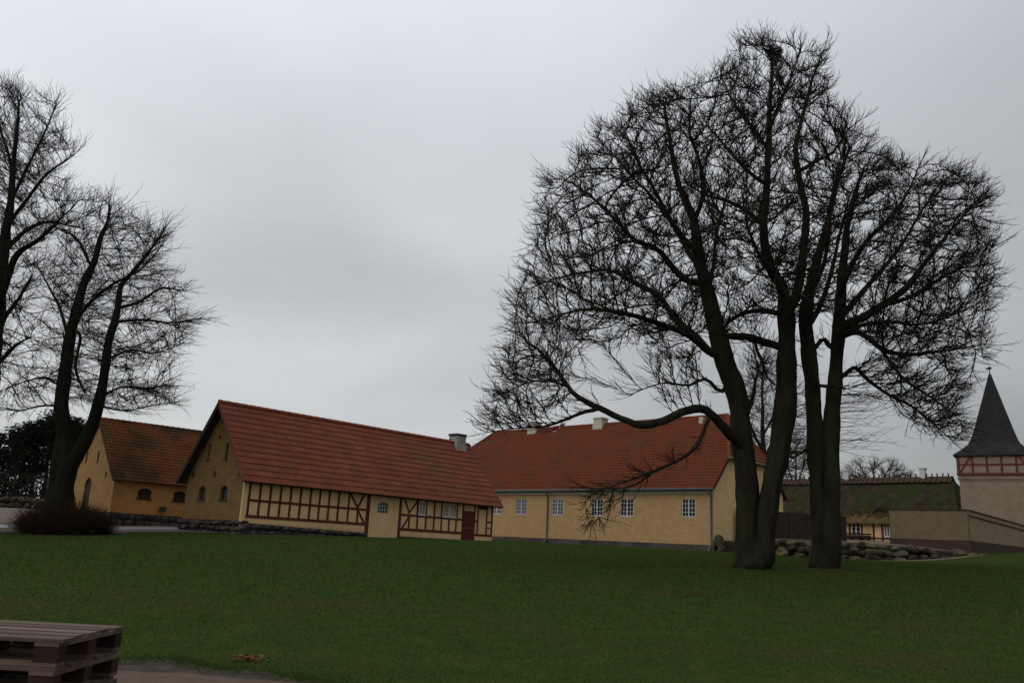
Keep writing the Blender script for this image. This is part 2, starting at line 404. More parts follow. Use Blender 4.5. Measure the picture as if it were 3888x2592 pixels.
xs = np.concatenate([np.array([-400, -250, -150, -110, -90]), np.arange(-80, 80.1, 1.0), np.array([90, 110, 150, 250, 400])])
ys = np.concatenate([np.array([-60, -30, -10]), np.arange(0, 120.1, 1.0), np.array([140, 180, 260, 400, 900])])
X, Y = np.meshgrid(xs, ys)
V = np.stack([X.ravel(), Y.ravel(), zg(X, Y).ravel()], 1)
nx, ny = len(xs), len(ys)
I = (np.arange(ny - 1)[:, None] * nx + np.arange(nx - 1)[None]).ravel()
lawn = link('lawn', mesh_from('lawn', V, np.stack([I, I + 1, I + nx + 1, I + nx], 1), M['grass'], True), None, kind='structure')

def sheet(name, m, edge0, edge1, n, k, off, jit=0.0, kind='structure'):
    """sheet on the terrain between two polylines; n along, k across"""
    def rs(e):
        e = np.array(e, float); L = np.r_[0, np.cumsum(np.linalg.norm(np.diff(e, axis=0), axis=1))]
        q = np.linspace(0, L[-1], n); return np.stack([np.interp(q, L, e[:, 0]), np.interp(q, L, e[:, 1])], 1)
    a, b_ = rs(edge0), rs(edge1)
    if jit:
        b_[:, 1] += np.convolve(rng.normal(0, jit, n + 8), np.ones(5) / 3, 'same')[4:-4] + rng.normal(0, jit * .35, n)
    tt = np.linspace(0, 1, k)[:, None, None]
    Pq = a[None] * (1 - tt) + b_[None] * tt
    Z = zg(Pq[..., 0], Pq[..., 1]) + off
    V = np.concatenate([Pq, Z[..., None]], 2).reshape(-1, 3)
    I = (np.arange(k - 1)[:, None] * n + np.arange(n - 1)[None]).ravel()
    return link(name, mesh_from(name, V, np.stack([I, I + 1, I + n + 1, I + n], 1), m, True), None, kind=kind)

# roadside path at the bottom of the picture, with a ragged strip of bare soil
sheet('soil_strip', M['soil'], [(-30, -3), (30, -3)], [(-30, 11.0), (-6, 10.7), (-4.7, 10.5), (-3.9, 10.85), (-3.1, 10.5), (-2.2, 10.1), (-1.5, 9.75), (.5, 9.3), (4, 9.0), (30, 8.8)], 500, 14, 0.012, 0.10)
sheet('path', M['gravel'], [(-30, -4), (30, -4)], [(-30, 10.1), (-6, 10.05), (-3.5, 10.0), (-2.2, 9.85), (-1.2, 9.75), (-.2, 9.4), (2, 8.8), (30, 8.6)], 400, 14, 0.022, 0.05)
# farmyard on the left and the road that crosses it
yard_front = [(-90, 44.5), (-40, 43.2), (-26, 43.0), (-21, 44.6), (-17, 45.6), (-14.2, 45.0)]
sheet('farmyard', M['yard'], yard_front, [(-90, 80), (-50, 78), (-34, 76), (-26, 66), (-21, 56), (-15, 46.5)], 160, 44, 0.03)
sheet('road', M['asphalt'], [(-90, 48.6), (-40, 46.2), (-27, 45.6), (-21, 47.0), (-18.6, 48.2), (-16, 49)], [(-90, 51.3), (-40, 48.6), (-27, 47.8), (-21, 49.3), (-18.6, 50.2), (-16, 50.8)], 140, 8, 0.045)
sheet('soil_bed', M['soil'], [(-70, 42.0), (-40, 41.4), (-26, 41.4), (-18.5, 43.2)], [(-70, 44.6), (-40, 43.4), (-26, 43.2), (-19.5, 45.0)], 120, 6, 0.02, 0.1)
sheet('sandy_strip', M['terrace_gravel'], [(22.6, 55.6), (26, 54.9), (29, 55.3), (31.6, 56.6)], [(22.8, 55.9), (26, 56.1), (29, 56.6), (31.8, 57.0)], 60, 5, 0.02, 0.06)

# ------------------------------------------------------------------ building kit
def wall_poly(outer, holes, fr, depth):
    """planar wall with openings (reveals depth deep) in frame fr; coordinates (a, c); outward is -b"""
    o, ex, ey, ez = [np.asarray(k, float) for k in fr]
    loops = [outer] + holes
    vec = [[Vector((a, c, 0)) for a, c in l] for l in loops]
    tris = tessellate_polygon(vec)
    flat = [p for l in loops for p in l]
    mb = MB()
    mb.v = [tuple(o + ex * a + ez * c) for a, c in flat]
    for tr in tris: mb.f.append(list(tr))
    for l in holes:
        for i in range(len(l)):
            p, q = l[i], l[(i + 1) % len(l)]
            mb.quad(o + ex * p[0] + ez * p[1], o + ex * q[0] + ez * q[1], o + ex * q[0] + ez * q[1] + ey * depth, o + ex * p[0] + ez * p[1] + ey * depth)
    return mb
def rect(a0, a1, c0, c1): return [(a0, c0), (a1, c0), (a1, c1), (a0, c1)]
def arch(a0, a1, c0, c1, rise, n=7):
    r = [(a0, c0), (a1, c0)]
    for i in range(n + 1):
        tt = i / n
        r.append((a1 + (a0 - a1) * tt, c1 - rise + rise * math.sin(math.pi * tt) ** .8 if 0 < tt < 1 else c1 - rise))
    return r

def casement_window(parent, fr, a0, a1, c0, c1, lights, rows, cols, inset, name='window', fw_=0.06, mw=0.09, m_frame='white'):
    """painted window: frame with mullions (the part), glazing bars and panes (its sub-parts). b: inset is the outer face of the frame"""
    fm = M[m_frame]
    mb = MB(); b0, b1 = inset, inset + 0.06
    mb.fbox(fr, a0, a0 + fw_, b0, b1, c0, c1); mb.fbox(fr, a1 - fw_, a1, b0, b1, c0, c1)
    mb.fbox(fr, a0 + fw_, a1 - fw_, b0, b1, c0, c0 + fw_); mb.fbox(fr, a0 + fw_, a1 - fw_, b0, b1, c1 - fw_, c1)
    mb.fbox(fr, a0 - .03, a1 + .03, b0 - .05, b0 - .002, c0 - .05, c0 + .005)
    wi = (a1 - a0 - 2 * fw_ - (lights - 1) * mw) / lights
    for i in range(1, lights):
        x = a0 + fw_ + i * wi + (i - 1) * mw
        mb.fbox(fr, x, x + mw, b0 - .008, b1, c0 + fw_, c1 - fw_)
    win = mb.build(name, fm, parent)
    bw = 0.03
    H = c1 - c0 - 2 * fw_
    for i in range(lights):
        x0 = a0 + fw_ + i * (wi + mw)
        ph = (H - (rows - 1) * bw) / rows; pw = (wi - (cols - 1) * bw) / cols
        for r in range(rows):
            for c in range(cols):
                piece('pane', M['glass'], win, fr, x0 + c * (pw + bw), x0 + c * (pw + bw) + pw, b0 + .03, b0 + .04, c0 + fw_ + r * (ph + bw), c0 + fw_ + r * (ph + bw) + ph)
        for r in range(1, rows):
            z = c0 + fw_ + r * ph + (r - 1) * bw
            piece('glazing_bar', fm, win, fr, x0, x0 + wi, b0 + .012, b0 + .05, z, z + bw)
        for c in range(1, cols):
            x = x0 + c * pw + (c - 1) * bw
            piece('glazing_bar', fm, win, fr, x, x + bw, b0 + .010, b0 + .052, c0 + fw_, c1 - fw_)
    return win

def arched_window(parent, fr, a0, a1, c0, c1, rise, inset, rows, cols, bar='iron', bw=0.035, sill=True, glass='glass'):
    """iron stable window in an arched opening"""
    mb = MB()
    o, ex, ey, ez = [np.asarray(k, float) for k in fr]
    L = arch(a0, a1, c0, c1, rise)
    i0 = len(mb.v)
    for (a, c) in L: mb.v.append(tuple(o + ex * a + ey * (inset + .05) + ez * c))
    mb.f.append(list(range(len(L))))
    win = mb.build('window', M[glass], parent)
    for r in range(1, rows):
        z = c0 + (c1 - c0 - rise * .4) * r / rows
        piece('glazing_bar', M[bar], win, fr, a0, a1, inset, inset + .03, z - bw / 2, z + bw / 2)
    for c in range(1, cols):
        x = a0 + (a1 - a0) * c / cols
        piece('glazing_bar', M[bar], win, fr, x - bw / 2, x + bw / 2, inset + .004, inset + .034, c0, c1 - rise * .15)
    if sill: piece('sill', M['iron'], win, fr, a0 - .06, a1 + .06, -.06, inset - .002, c0 - .07, c0 - .002)
    return win

def blob(seed, n=10):
    """a rough boulder mesh of about unit radius"""
    bm = bmesh.new(); bmesh.ops.create_icosphere(bm, subdivisions=2, radius=1)
    rr = random.Random(seed)
    ax = [Vector((rr.gauss(0, 1), rr.gauss(0, 1), rr.gauss(0, 1))).normalized() for _ in range(11)]
    cut = [rr.uniform(.55, .86) for _ in ax]
    for v in bm.verts:
        for a, c in zip(ax, cut):
            d = v.co.dot(a)
            if d > c: v.co -= a * (d - c) * .97
        v.co *= 1 + rr.uniform(-.04, .04)
    me = bpy.data.meshes.new('stone'); bm.to_mesh(me); bm.free()
    return me
def blob_set(m, n, seed):
    r = []
    for i in range(n):
        me = blob(seed + i); me.materials.append(m)
        r.append(me)
    return r
BL_PLINTH = blob_set(M['plinth_stone'], 6, 100)
BL_WALL = blob_set(M['stone'], 7, 200)
BL_MOSS = blob_set(M['moss_stone'], 4, 300)

def plinth(parent, fr, a0, a1, ztop, zbot, name='plinth', bulge=0.12, hs=0.24, ws=(.35, .75)):
    """fieldstone footing; ztop, zbot are functions of a. core (part) with its stones (sub-parts)"""
    mb = MB(); o, ex, ey, ez = [np.asarray(k, float) for k in fr]
    n = max(2, int((a1 - a0) / 1.5))
    for i in range(n):
        p, q = a0 + (a1 - a0) * i / n, a0 + (a1 - a0) * (i + 1) / n
        g = lambda a, b, c: o + ex * a + ey * b + ez * c
        mb.hexa([g(p, -.06, zbot(p)), g(q, -.06, zbot(q)), g(q, .3, zbot(q)), g(p, .3, zbot(p)), g(p, -.04, ztop(p)), g(q, -.04, ztop(q)), g(q, .3, ztop(q)), g(p, .3, ztop(p))])
    core = mb.build(name, M['mortar'], parent)
    rows = max(1, round((ztop((a0 + a1) / 2) - zbot((a0 + a1) / 2)) / hs))
    for r in range(rows):
        a = a0 + random.uniform(-.1, .1)
        while a < a1 - .1:
            w = random.uniform(*ws); am = min(a + w / 2, a1 - .1)
            h = (ztop(am) - zbot(am)) / rows
            ob = link('stone', random.choice(BL_PLINTH), core)
            c = o + ex * am + ey * (-.02 - bulge * .2) + ez * (zbot(am) + (r + .5) * h)
            R_ = Matrix((tuple(ex), tuple(ey), tuple(ez))).transposed()
            S_ = Matrix.Diagonal((w * .56, bulge + .03, h * .58)).to_3x3()
            ob.matrix_local = Matrix.Translation(Vector(c)) @ (R_ @ S_).to_4x4()
            a += w * .97
    return core

def pantile_mesh(w, h, m):
    """S-shaped roof tile, y up the slope"""
    prof = [(-.5, .012), (-.32, -.004), (-.1, -.012), (.1, .004), (.26, .036), (.42, .036), (.53, .010)]
    V, Fc = [], []
    for y, zz in ((-.05, .052), (h, .004)):
        for px, pz in prof: V.append((px * w, y, pz + zz))
    n = len(prof)
    for px, pz in prof: V.append((px * w, -.05, pz + .002))
    for i in range(n - 1):
        Fc.append([i, i + 1, n + i + 1, n + i]); Fc.append([2 * n + i, 2 * n + i + 1, i + 1, i])
    return np.array(V), np.array(Fc)

def tile_field(parent_roof, fr, cells, w, h, m, singles):
    """cells: (a, c) tile origins in a roof frame (ex along, ey up the slope, ez normal), ordered nearest first"""
    o, ex, ey, ez = [np.asarray(k, float) for k in fr]
    V, Fc = pantile_mesh(w, h, m)
    me = mesh_from('roof_tile', V, Fc, m)
    B = np.stack([ex, ey, ez])
    for (a, c) in cells[:singles]:
        ob = link('roof_tile', me, parent_roof)
        tlt = random.gauss(0, .008)
        p = o + ex * a + ey * c + ez * random.uniform(0, .006)
        ob.matrix_local = Matrix(((ex[0], ey[0], ez[0], p[0]), (ex[1], ey[1], ez[1], p[1]), (ex[2], ey[2], ez[2], p[2]), (0, 0, 0, 1))) @ Matrix.Rotation(tlt, 4, 'Z')
    rest = np.array(cells[singles:])
    if len(rest):
        off = o[None] + rest[:, 0:1] * ex[None] + rest[:, 1:2] * ey[None] + rng.uniform(0, .008, (len(rest), 1)) * ez[None]
        Vw = (V @ B)[None] + off[:, None]
        Fw = Fc[None] + (np.arange(len(rest)) * len(V))[:, None, None]
        link('roof_tiles', mesh_from('roof_tiles', Vw.reshape(-1, 3), Fw.reshape(-1, 4), m), parent_roof, kind='stuff')

XA, YA, ZA = np.array([1., 0, 0]), np.array([0, 1., 0]), np.array([0, 0, 1.])

# ------------------------------------------------------------------ half-timbered barn
AX, AY, AYAW, AL, AW, AZE, AZR = -13.342, 43.883, .833, 19.75, 7.14, 2.606, 6.956
barn = thing('half_timbered_barn', 'half timbered barn with dark red posts, cream panels and red sheet roof', 'barn', (AX, AY, 0), AYAW)
FRA = (np.array([0, .45, 0]), XA, YA, ZA)                # front wall plane, b grows inward
GA = (np.array([.45, 0, 0]), YA * -1, XA, ZA)            # near gable: a = -y
slope = math.atan2(AZR - AZE, AW / 2); SLA = math.hypot(AZR - AZE, AW / 2)
ztopA = lambda a: .50 - .017 * a if a < 8.6 else .27
zbotA = lambda a: -.45 + .02 * a
# walls
hol = [arch(9.26, 10.1, 1.56, 2.2, .12)]
wall_poly([(.3, -.3), (19.35, 0.0), (19.35, 2.72), (.3, 2.72)], hol, FRA, .2).build('wall', M['plaster'], barn)
yl, yr = 6.72, .45
roofz = lambda y: AZE + (AZR - AZE) * (1 - abs(y - AW / 2) / (AW / 2))
gh = [arch(-5.32, -4.55, 1.66, 2.4, .2), arch(-3.02, -2.25, 1.66, 2.4, .2), rect(-4.9, -4.64, 3.84, 4.7), rect(-3.0, -2.74, 3.84, 4.7)]
for (y, z, s) in ((3.78, 5.02, .17), (3.78, 5.9, .15)): gh.append([(-y - s, z), (-y, z - s), (-y + s, z), (-y, z + s)])
wall_poly([(-yl, -.3), (-yr, -.3), (-yr, roofz(yr) - .12), (-AW / 2, AZR - .16), (-yl, roofz(yl) - .12)], gh, GA, .25).build('gable_wall', M['brick_olive'], barn, label='olive yellow brick gable wall with arched windows and slits')
mb = MB(); mb.quad((.45, yl, -.3), (19.35, yl, -.3), (19.35, yl, roofz(yl) - .12), (.45, yl, roofz(yl) - .12))
mb.quad((19.35, yr, -.3), (19.35, yl, -.3), (19.35, yl, roofz(yl) - .12), (19.35, AW / 2, AZR - .16), (19.35, yr, roofz(yr) - .12)); mb.build('wall', M['plaster'], barn)
mb = MB(); mb.quad((.72, .8, -.3), (.72, 6.4, -.3), (.72, 6.4, 2.9), (.72, AW / 2, 6.6), (.72, .8, 2.9)); mb.build('inner_wall', M['wood_dark'], barn)
for a0, a1 in ((-5.32, -4.55), (-3.02, -2.25)):
    arched_window(barn, GA, a0, a1, 1.66, 2.4, .2, .1, 3, 2)
for a0, a1 in ((-4.9, -4.64), (-3.0, -2.74)):
    piece('shutter', M['iron'], barn, GA, a0, a1, .12, .16, 3.84, 4.7); piece('sill', M['iron'], barn, GA, a0 - .06, a1 + .06, -.05, .0, 3.76, 3.835)
for (y, z) in ((6.15, 3.04), (3.8, 3.03), (1.25, 3.04)):
    mb = MB(); mb.fbox(GA, -y - .12, -y + .12, -.03, -.002, z - .05, z + .05); mb.fbox(GA, -y - .05, -y + .05, -.035, -.003, z - .17, z + .17)
    mb.fbox(GA, -y - .1, -y + .1, -.028, -.001, z - .11, z + .11); mb.build('wall_anchor', M['iron'], barn)
plinth(barn, FRA, .4, 8.5, ztopA, zbotA, bulge=.16)
plinth(barn, FRA, 11.1, 16.45, lambda a: .26, lambda a: -.1, bulge=.05, hs=.3, ws=(.7, 1.2))
plinth(barn, (np.array([.45, 0, 0]), -YA, XA, ZA), -6.95, -.35, lambda a: .60, lambda a: -.5, bulge=.2, hs=.28)
# left timber bay, posts and panels
PB0, PB1 = -.03, .12
def post(a, c0, c1, w=.13): return piece('post', M['timber'], barn, FRA, a - w / 2, a + w / 2, PB0, PB1, c0, c1)
def rail(a0, a1, c0, c1, n='rail'): return piece(n, M['timber'], barn, FRA, a0, a1, PB0 - .012, PB1 - .01, c0, c1)
def panel(a0, a1, c0, c1): return piece('infill_panel', M['plaster'], barn, FRA, a0, a1, -.012, .06, c0, c1)
L1 = [.66, 1.29, 1.91, 2.54, 3.18, 3.81, 4.46, 5.08, 5.72, 6.38, 7.1, 7.79]
rail(.56, 8.41, .77, .91, 'sill_beam'); rail(.60, 8.41, 1.60, 1.72)
for a in L1: post(a, .91, 1.60)
for a in L1[:-1]: post(a, 1.72, 2.66)
post(8.54, -.08, 2.66, .25)
xsb = L1 + [8.47]
for i in range(len(xsb) - 1): panel(xsb[i] + .07, xsb[i + 1] - .07, .915, 1.595)
xsu = L1[:-1] + [8.47]
for i in range(len(xsu) - 1): panel(xsu[i] + .07, xsu[i + 1] - .07, 1.725, 2.62)
panel(.62, 8.4, ztopA(4) + .06, .765)
for p0, p1 in (((7.12, 2.56), (7.79, 1.70)), ((8.22, 2.6), (7.76, 1.74)), ((7.8, 1.58), (8.33, .90))):
    beam('brace', M['timber'], barn, FRA, p0, p1, .13, PB0 - .006, PB1 - .02)
piece('corner_pier', M['plaster'], barn, FRA, .302, .58, -.02, .1, .45, 2.6)
# plastered bay
arched_window(barn, FRA, 9.26, 10.1, 1.56, 2.2, .12, .08, 3, 4, bar='white', bw=.03, sill=False)
panel(8.68, 10.92, -.1, 1.53)
# right timber bay
post(11.03, -.05, 2.6, .2)
rail(11.13, 16.43, .62, .77, 'sill_beam'); rail(11.13, 16.4, 1.49, 1.61)
lo = [11.79, 12.47, 13.18, 13.87, 14.53, 15.19, 15.84]; hi = [12.42, 13.16, 13.86, 14.49, 15.88]
for a in lo: post(a, .77, 1.49)
for a in hi: post(a, 1.61, 2.6)
q = [11.13] + lo + [16.42]
for i in range(len(q) - 1): panel(q[i] + .07, q[i + 1] - .07, .775, 1.485)
panel(11.14, 12.35, 1.615, 2.5); panel(13.23, 13.79, 1.615, 2.5); panel(13.93, 14.42, 1.615, 2.5); panel(15.95, 16.36, 1.615, 2.5); panel(11.14, 16.4, .28, .615)
for p0, p1 in (((11.30, 2.52), (11.76, 1.68)), ((12.38, 2.45), (11.70, 1.66)), ((11.77, 1.48), (11.28, .78))):
    beam('brace', M['timber'], barn, FRA, p0, p1, .12, PB0 - .006, PB1 - .02)
casement_window(barn, FRA, 12.51, 13.09, 1.64, 2.44, 1, 3, 2, -.03)
casement_window(barn, FRA, 14.57, 15.8, 1.64, 2.42, 2, 3, 2, -.03, mw=.14)
post(16.44, .05, 2.6, .14); post(17.53, .15, 2.6, .12); post(17.84, .70, 2.6, .12); post(18.7, .70, 2.6, .12); post(19.22, .70, 2.6, .14)
rail(17.6, 17.77, 1.46, 1.57); rail(18.77, 19.14, 1.46, 1.57); rail(18.77, 19.14, 1.11, 1.16); rail(17.6, 19.28, .57, .70, 'sill_beam')
panel(17.6, 17.77, .705, 1.455); panel(17.6, 17.77, 1.575, 2.5); panel(17.91, 18.63, .705, 2.3); panel(18.77, 19.14, 1.575, 2.5); panel(18.77, 19.14, .705, 1.105); panel(18.77, 19.14, 1.165, 1.455)
panel(16.52, 17.46, 2.2, 2.5); panel(17.6, 19.3, .1, .565)
piece('hatch', M['wood_dark'], barn, FRA, 17.9, 18.64, -.03, .02, 2.32, 2.5)
dl = MB(); dl.fbox(FRA, 16.52, 17.46, -.02, .03, 1.06, 2.13); dr = dl.build('door', M['door'], barn, label='dark red plank stable door in two halves')
for i in range(8):
    piece('board', M['door'], dr, FRA, 16.525 + i * .117, 16.525 + i * .117 + .112, -.045, -.021, 1.07, 2.12)
    piece('board', M['door'], dr, FRA, 16.525 + i * .117, 16.525 + i * .117 + .112, -.045, -.021, .16, 1.03)
piece('handle', M['iron'], dr, FRA, 16.62, 16.65, -.085, -.047, 1.1, 1.26)
# roof: slab under sheets
def slopefr(y0, z0, th, ex=XA, inward=YA): return (inward * y0 + ZA * z0, ex, inward * math.cos(th) + ZA * math.sin(th), -inward * math.sin(th) + ZA * math.cos(th))
FRR = slopefr(0, AZE, slope, XA, YA)
mb = MB(); mb.fbox(FRR, 0.0, AL, 0, SLA, -.14, -.03)
BKR = (YA * AW + ZA * AZE, -XA, -YA * math.cos(slope) + ZA * math.sin(slope), YA * math.sin(slope) + ZA * math.cos(slope))
mb.fbox(BKR, -AL, 0, 0, SLA, -.14, -.03)
roofA = mb.build('roof', M['soffit'], barn)
mb = MB(); mb.fbox(BKR, -AL, 0, -.03, SLA + .02, -.02, .03); mb.build('rear_sheeting', M['sheet'], roofA)
NR, NC = 13, 21
sw, sh_ = AL / NC, SLA / NR
V, Fc = [], []
nw = 17
for (y, z) in ((-.05, .030), (sh_, -.008)):
    for i in range(nw):
        x = -sw / 2 - .012 + (sw + .004) * i / (nw - 1)
        V.append((x, y, z + .013 * math.sin(2 * math.pi * i / 4)))
for i in range(nw): V.append((V[i][0], V[i][1], V[i][2] - .03))
for i in range(nw - 1): Fc += [[i, i + 1, nw + i + 1, nw + i], [2 * nw + i, 2 * nw + i + 1, i + 1, i]]
V += [V[0], V[nw], (V[nw][0], V[nw][1], V[nw][2] - .03), V[2 * nw]]; k0 = len(V) - 4; Fc.append([k0, k0 + 1, k0 + 2, k0 + 3])
sheet_me = mesh_from('roof_sheet', V, Fc, M['sheet'])
o_, ex_, ey_, ez_ = FRR
for r in range(NR):
    for c in range(NC):
        ob = link('roof_sheet', sheet_me, roofA)
        p = o_ + ex_ * ((c + .5) * sw) + ey_ * (r * sh_) + ez_ * random.uniform(0, .006)
        ob.matrix_local = Matrix(((ex_[0], ey_[0], ez_[0], p[0]), (ex_[1], ey_[1], ez_[1], p[1]), (ex_[2], ey_[2], ez_[2], p[2]), (0, 0, 0, 1))) @ Matrix.Rotation(random.gauss(0, .003), 4, 'Z')
        core = math.exp(-((c - 15.6 + (r - 5) * .18) / 1.5) ** 2) * (1 if r < 11 else .5)
        low = .8 * math.exp(-((r - .5) / 1.6) ** 2) * (1 if 8 < c < 20 else .25)
        ob['moss'] = float(min(1, max(core, low * random.random(), random.random() ** 6 * .6)) * random.uniform(.75, 1))
for i in range(40):
    mb = MB(); x0 = i * AL / 40
    mb.tube([(x0 - .02, AW / 2, AZR - .02 + .012), (x0 + AL / 40, AW / 2, AZR - .02)], [.135, .125], 10)
    mb.build('ridge_cap', M['ridge_cap'], roofA, smooth=False)
for fr, s0 in ((FRR, -.045), (FRR, AL + .0)):
    mb = MB(); mb.fbox(fr, s0, s0 + .045, -.04, SLA - .02, -.16, .05); mb.build('verge_board', M['verge'], roofA)
mb = MB(); mb.fbox(BKR, .0, .045, -.04, SLA - .02, -.2, .04); mb.build('verge_board', M['soffit'], roofA)
for i in range(4):
    mb = MB(); yy = 1.2 + i * 0.0
mb = MB()
mb.box(18.12, 18.98, AW / 2 - .42, AW / 2 + .42, 6.2, 7.42); chA = mb.build('chimney', M['chimney_grey'], roofA)
mb = MB(); mb.box(18.07, 19.03, AW / 2 - .47, AW / 2 + .47, 7.422, 7.56); mb.build('cap', M['iron'], chA)
mb = MB(); mb.box(18.06, 19.04, AW / 2 - .49, AW / 2 + .49, 6.2, 6.78); mb.build('base', M['chimney_grey'], chA)

# ------------------------------------------------------------------ old barn far left
CX_, CY_, CYAW, CL, CW, CZE, CZR = -22.936, 50.0, .762, 17.0, 8.40, 2.618, 6.49
barn2 = thing('brick_barn', 'yellow brick barn with mossy red tiled roof behind the slender bare tree', 'barn', (CX_, CY_, 0), CYAW)
FC = (np.array([0, .3, 0]), XA, YA, ZA); GC = (np.array([.3, 0, 0]), -YA, XA, ZA)
slC = math.atan2(CZR - CZE, CW / 2); SLC = math.hypot(CZR - CZE, CW / 2)
rzC = lambda y: CZE + (CZR - CZE) * (1 - abs(y - CW / 2) / (CW / 2))
wl = [(1.75, 2.57), (3.92, 4.7), (6.1, 6.9), (8.3, 9.1)]
wall_poly([(.3, 0), (CL - .3, 0), (CL - .3, 2.75), (.3, 2.75)], [arch(a, b_, 1.68, 2.28, .13) for a, b_ in wl], FC, .2).build('wall', M['render_barn'], barn2)
for a, b_ in wl: arched_window(barn2, FC, a, b_, 1.68, 2.28, .13, .1, 3, 3)
gh = [rect(-5.95, -5.65, 3.75, 4.5), rect(-3.85, -3.55, 3.72, 4.45), arch(-5.3, -4.1, .75, 2.85, .3)]
wall_poly([(-8.1, 0), (-.3, 0), (-.3, rzC(.3) - .1), (-CW / 2, CZR - .14), (-8.1, rzC(8.1) - .1)], gh, GC, .25).build('gable_wall', M['brick_barn'], barn2)
piece('shutter', M['iron'], barn2, GC, -5.95, -5.65, .14, .18, 3.75, 4.5); piece('shutter', M['iron'], barn2, GC, -3.85, -3.55, .14, .18, 3.72, 4.45)
mb = MB(); L = arch(-5.3, -4.1, .75, 2.85, .3); mb.quad(*[GC[0] + GC[1] * a + GC[2] * .12 + ZA * c for a, c in L]); mb.build('door', M['wood_dark'], barn2)
for (y, z) in ((1.85, 2.98), (7.3, 3.05)):
    mb = MB(); mb.fbox(GC, -y - .05, -y + .05, -.035, -.003, z - .17, z + .17); mb.fbox(GC, -y - .13, -y + .13, -.03, -.002, z - .06, z + .06); mb.build('wall_anchor', M['iron'], barn2)
mb = MB(); mb.quad((.3, 8.1, 0), (CL - .3, 8.1, 0), (CL - .3, 8.1, 2.6), (.3, 8.1, 2.6)); mb.quad((CL - .3, .3, 0), (CL - .3, 8.1, 0), (CL - .3, 8.1, 2.6), (CL - .3, CW / 2, 6.3), (CL - .3, .3, 2.6)); mb.build('wall', M['render_barn'], barn2)
plinth(barn2, FC, .25, CL - .3, lambda a: .76, lambda a: .05, bulge=.1, hs=.34)
plinth(barn2, GC, -8.2, -.2, lambda a: .78, lambda a: .05, bulge=.1, hs=.34)
mb = MB(); mb.fbox(FC, 3.15, 3.53, -.16, -.002, 1.0, 1.28); bx = mb.build('meter_box', M['green_box'], barn2, label='small dark green box on the wall')
FRC = slopefr(0, CZE, slC)
BKC = (YA * CW + ZA * CZE, -XA, -YA * math.cos(slC) + ZA * math.sin(slC), YA * math.sin(slC) + ZA * math.cos(slC))
mb = MB(); mb.fbox(FRC, .12, CL, .06, SLC, -.13, -.01); mb.fbox(BKC, -CL, -.12, .06, SLC, -.13, -.01); roofC = mb.build('roof', M['soffit'], barn2)
tw, th = .235, SLC / 19
cells = [((i + .5) * tw + .1, r * th) for i in range(int((CL - .1) / tw)) for r in range(19)]
tile_field(roofC, FRC, cells, tw, th, M['tile_old'], 300)
mb = MB(); mb.fbox(BKC, -CL, -.1, -.03, SLC, .0, .05); mb.build('rear_tiling', M['tile_old'], roofC)
for i in range(int(CL / .36)):
    mb = MB(); mb.tube([(i * .36 + .1, CW / 2, CZR + .03), (i * .36 + .47, CW / 2, CZR + .015)], [.13, .115], 8); mb.build('ridge_tile', M['tile_old'], roofC)

# ------------------------------------------------------------------ long yellow house
BX, BY, BYAW, BW, BZE, BZR = 14.487, 58.88, .771, 11.25, 4.654, 10.666
BLEN = 33.0
house = thing('long_yellow_house', 'long pale yellow house with steep red tiled roof and white windows', 'house', (BX, BY, 0), -BYAW)
FB = (np.array([0, .4, 0]), XA, YA, ZA)                    # front: a = x = -s
GB = (np.array([-.3, 0, 0]), YA, -XA, ZA)                  # right gable: a = y
slB = math.atan2(BZR - BZE, BW / 2)
HZ = 6.95                                                  # eaves of the half hip
hy = (HZ - BZE) / math.tan(slB)                            # y of its front corner
rzB = lambda y: BZE + (BZR - BZE) * (1 - abs(y - BW / 2) / (BW / 2))
wins = [(20.82, 22.0), (17.92, 19.14), (13.93, 15.13), (9.93, 11.1), (7.06, 8.28), (1.75, 2.87)]
hol = [rect(-b_, -a, 2.66, 3.95) for a, b_ in wins]
wall_poly([(-BLEN + .5, -.1), (-.3, -.1), (-.3, 4.72), (-BLEN + .5, 4.72)], hol, FB, .18).build('wall', M['brick_house'], house)
for a, b_ in wins: casement_window(house, FB, -b_, -a, 2.66, 3.95, 2, 4, 2, .05)
wall_poly([(.4, -.1), (BW - .4, -.1), (BW - .4, rzB(.4) - .1), (BW - hy, HZ - .05), (hy, HZ - .05), (.4, rzB(.4) - .1)], [rect(7.75, 8.5, 5.4, 6.5)], GB, .18).build('gable_wall', M['brick_gable_lit'], house)
casement_window(house, GB, 7.75, 8.5, 5.4, 6.5, 2, 3, 1, .05)
mb = MB(); mb.quad((-BLEN + .5, BW - .4, 0), (-.3, BW - .4, 0), (-.3, BW - .4, 4.7), (-BLEN + .5, BW - .4, 4.7)); mb.quad((-BLEN + .5, .4, 0), (-BLEN + .5, BW - .4, 0), (-BLEN + .5, BW - .4, 4.7), (-BLEN + .5, .4, 4.7)); mb.build('wall', M['brick_gable_lit'], house)
x = -.24
while x > -BLEN + .6:
    w = random.uniform(1.0, 1.7)
    piece('plinth_block', M['base_grey'], house, FB, max(x - w + .015, -BLEN + .5), x, -.07, .1, -.2, .80 + .005 * random.uniform(-1, 1)); x -= w
x = .36
while x < BW - .6:
    piece('plinth_block', M['base_grey'], house, GB, x, x + 1.48, -.07, .1, -.2, .80); x += 1.5
mb = MB(); mb.box(-BLEN + .45, -.24, .30, .398, 4.28, 4.40); mb.box(-BLEN + .45, -.24, .22, .398, 4.402, 4.52); mb.build('cornice', M['cornice'], house)
mb = MB()
pts = [(-.05, -.06, 4.58), (-BLEN, -.06, 4.58)]
mb.tube(pts, .085, 8); mb.build('gutter', M['zinc'], house, smooth=True)
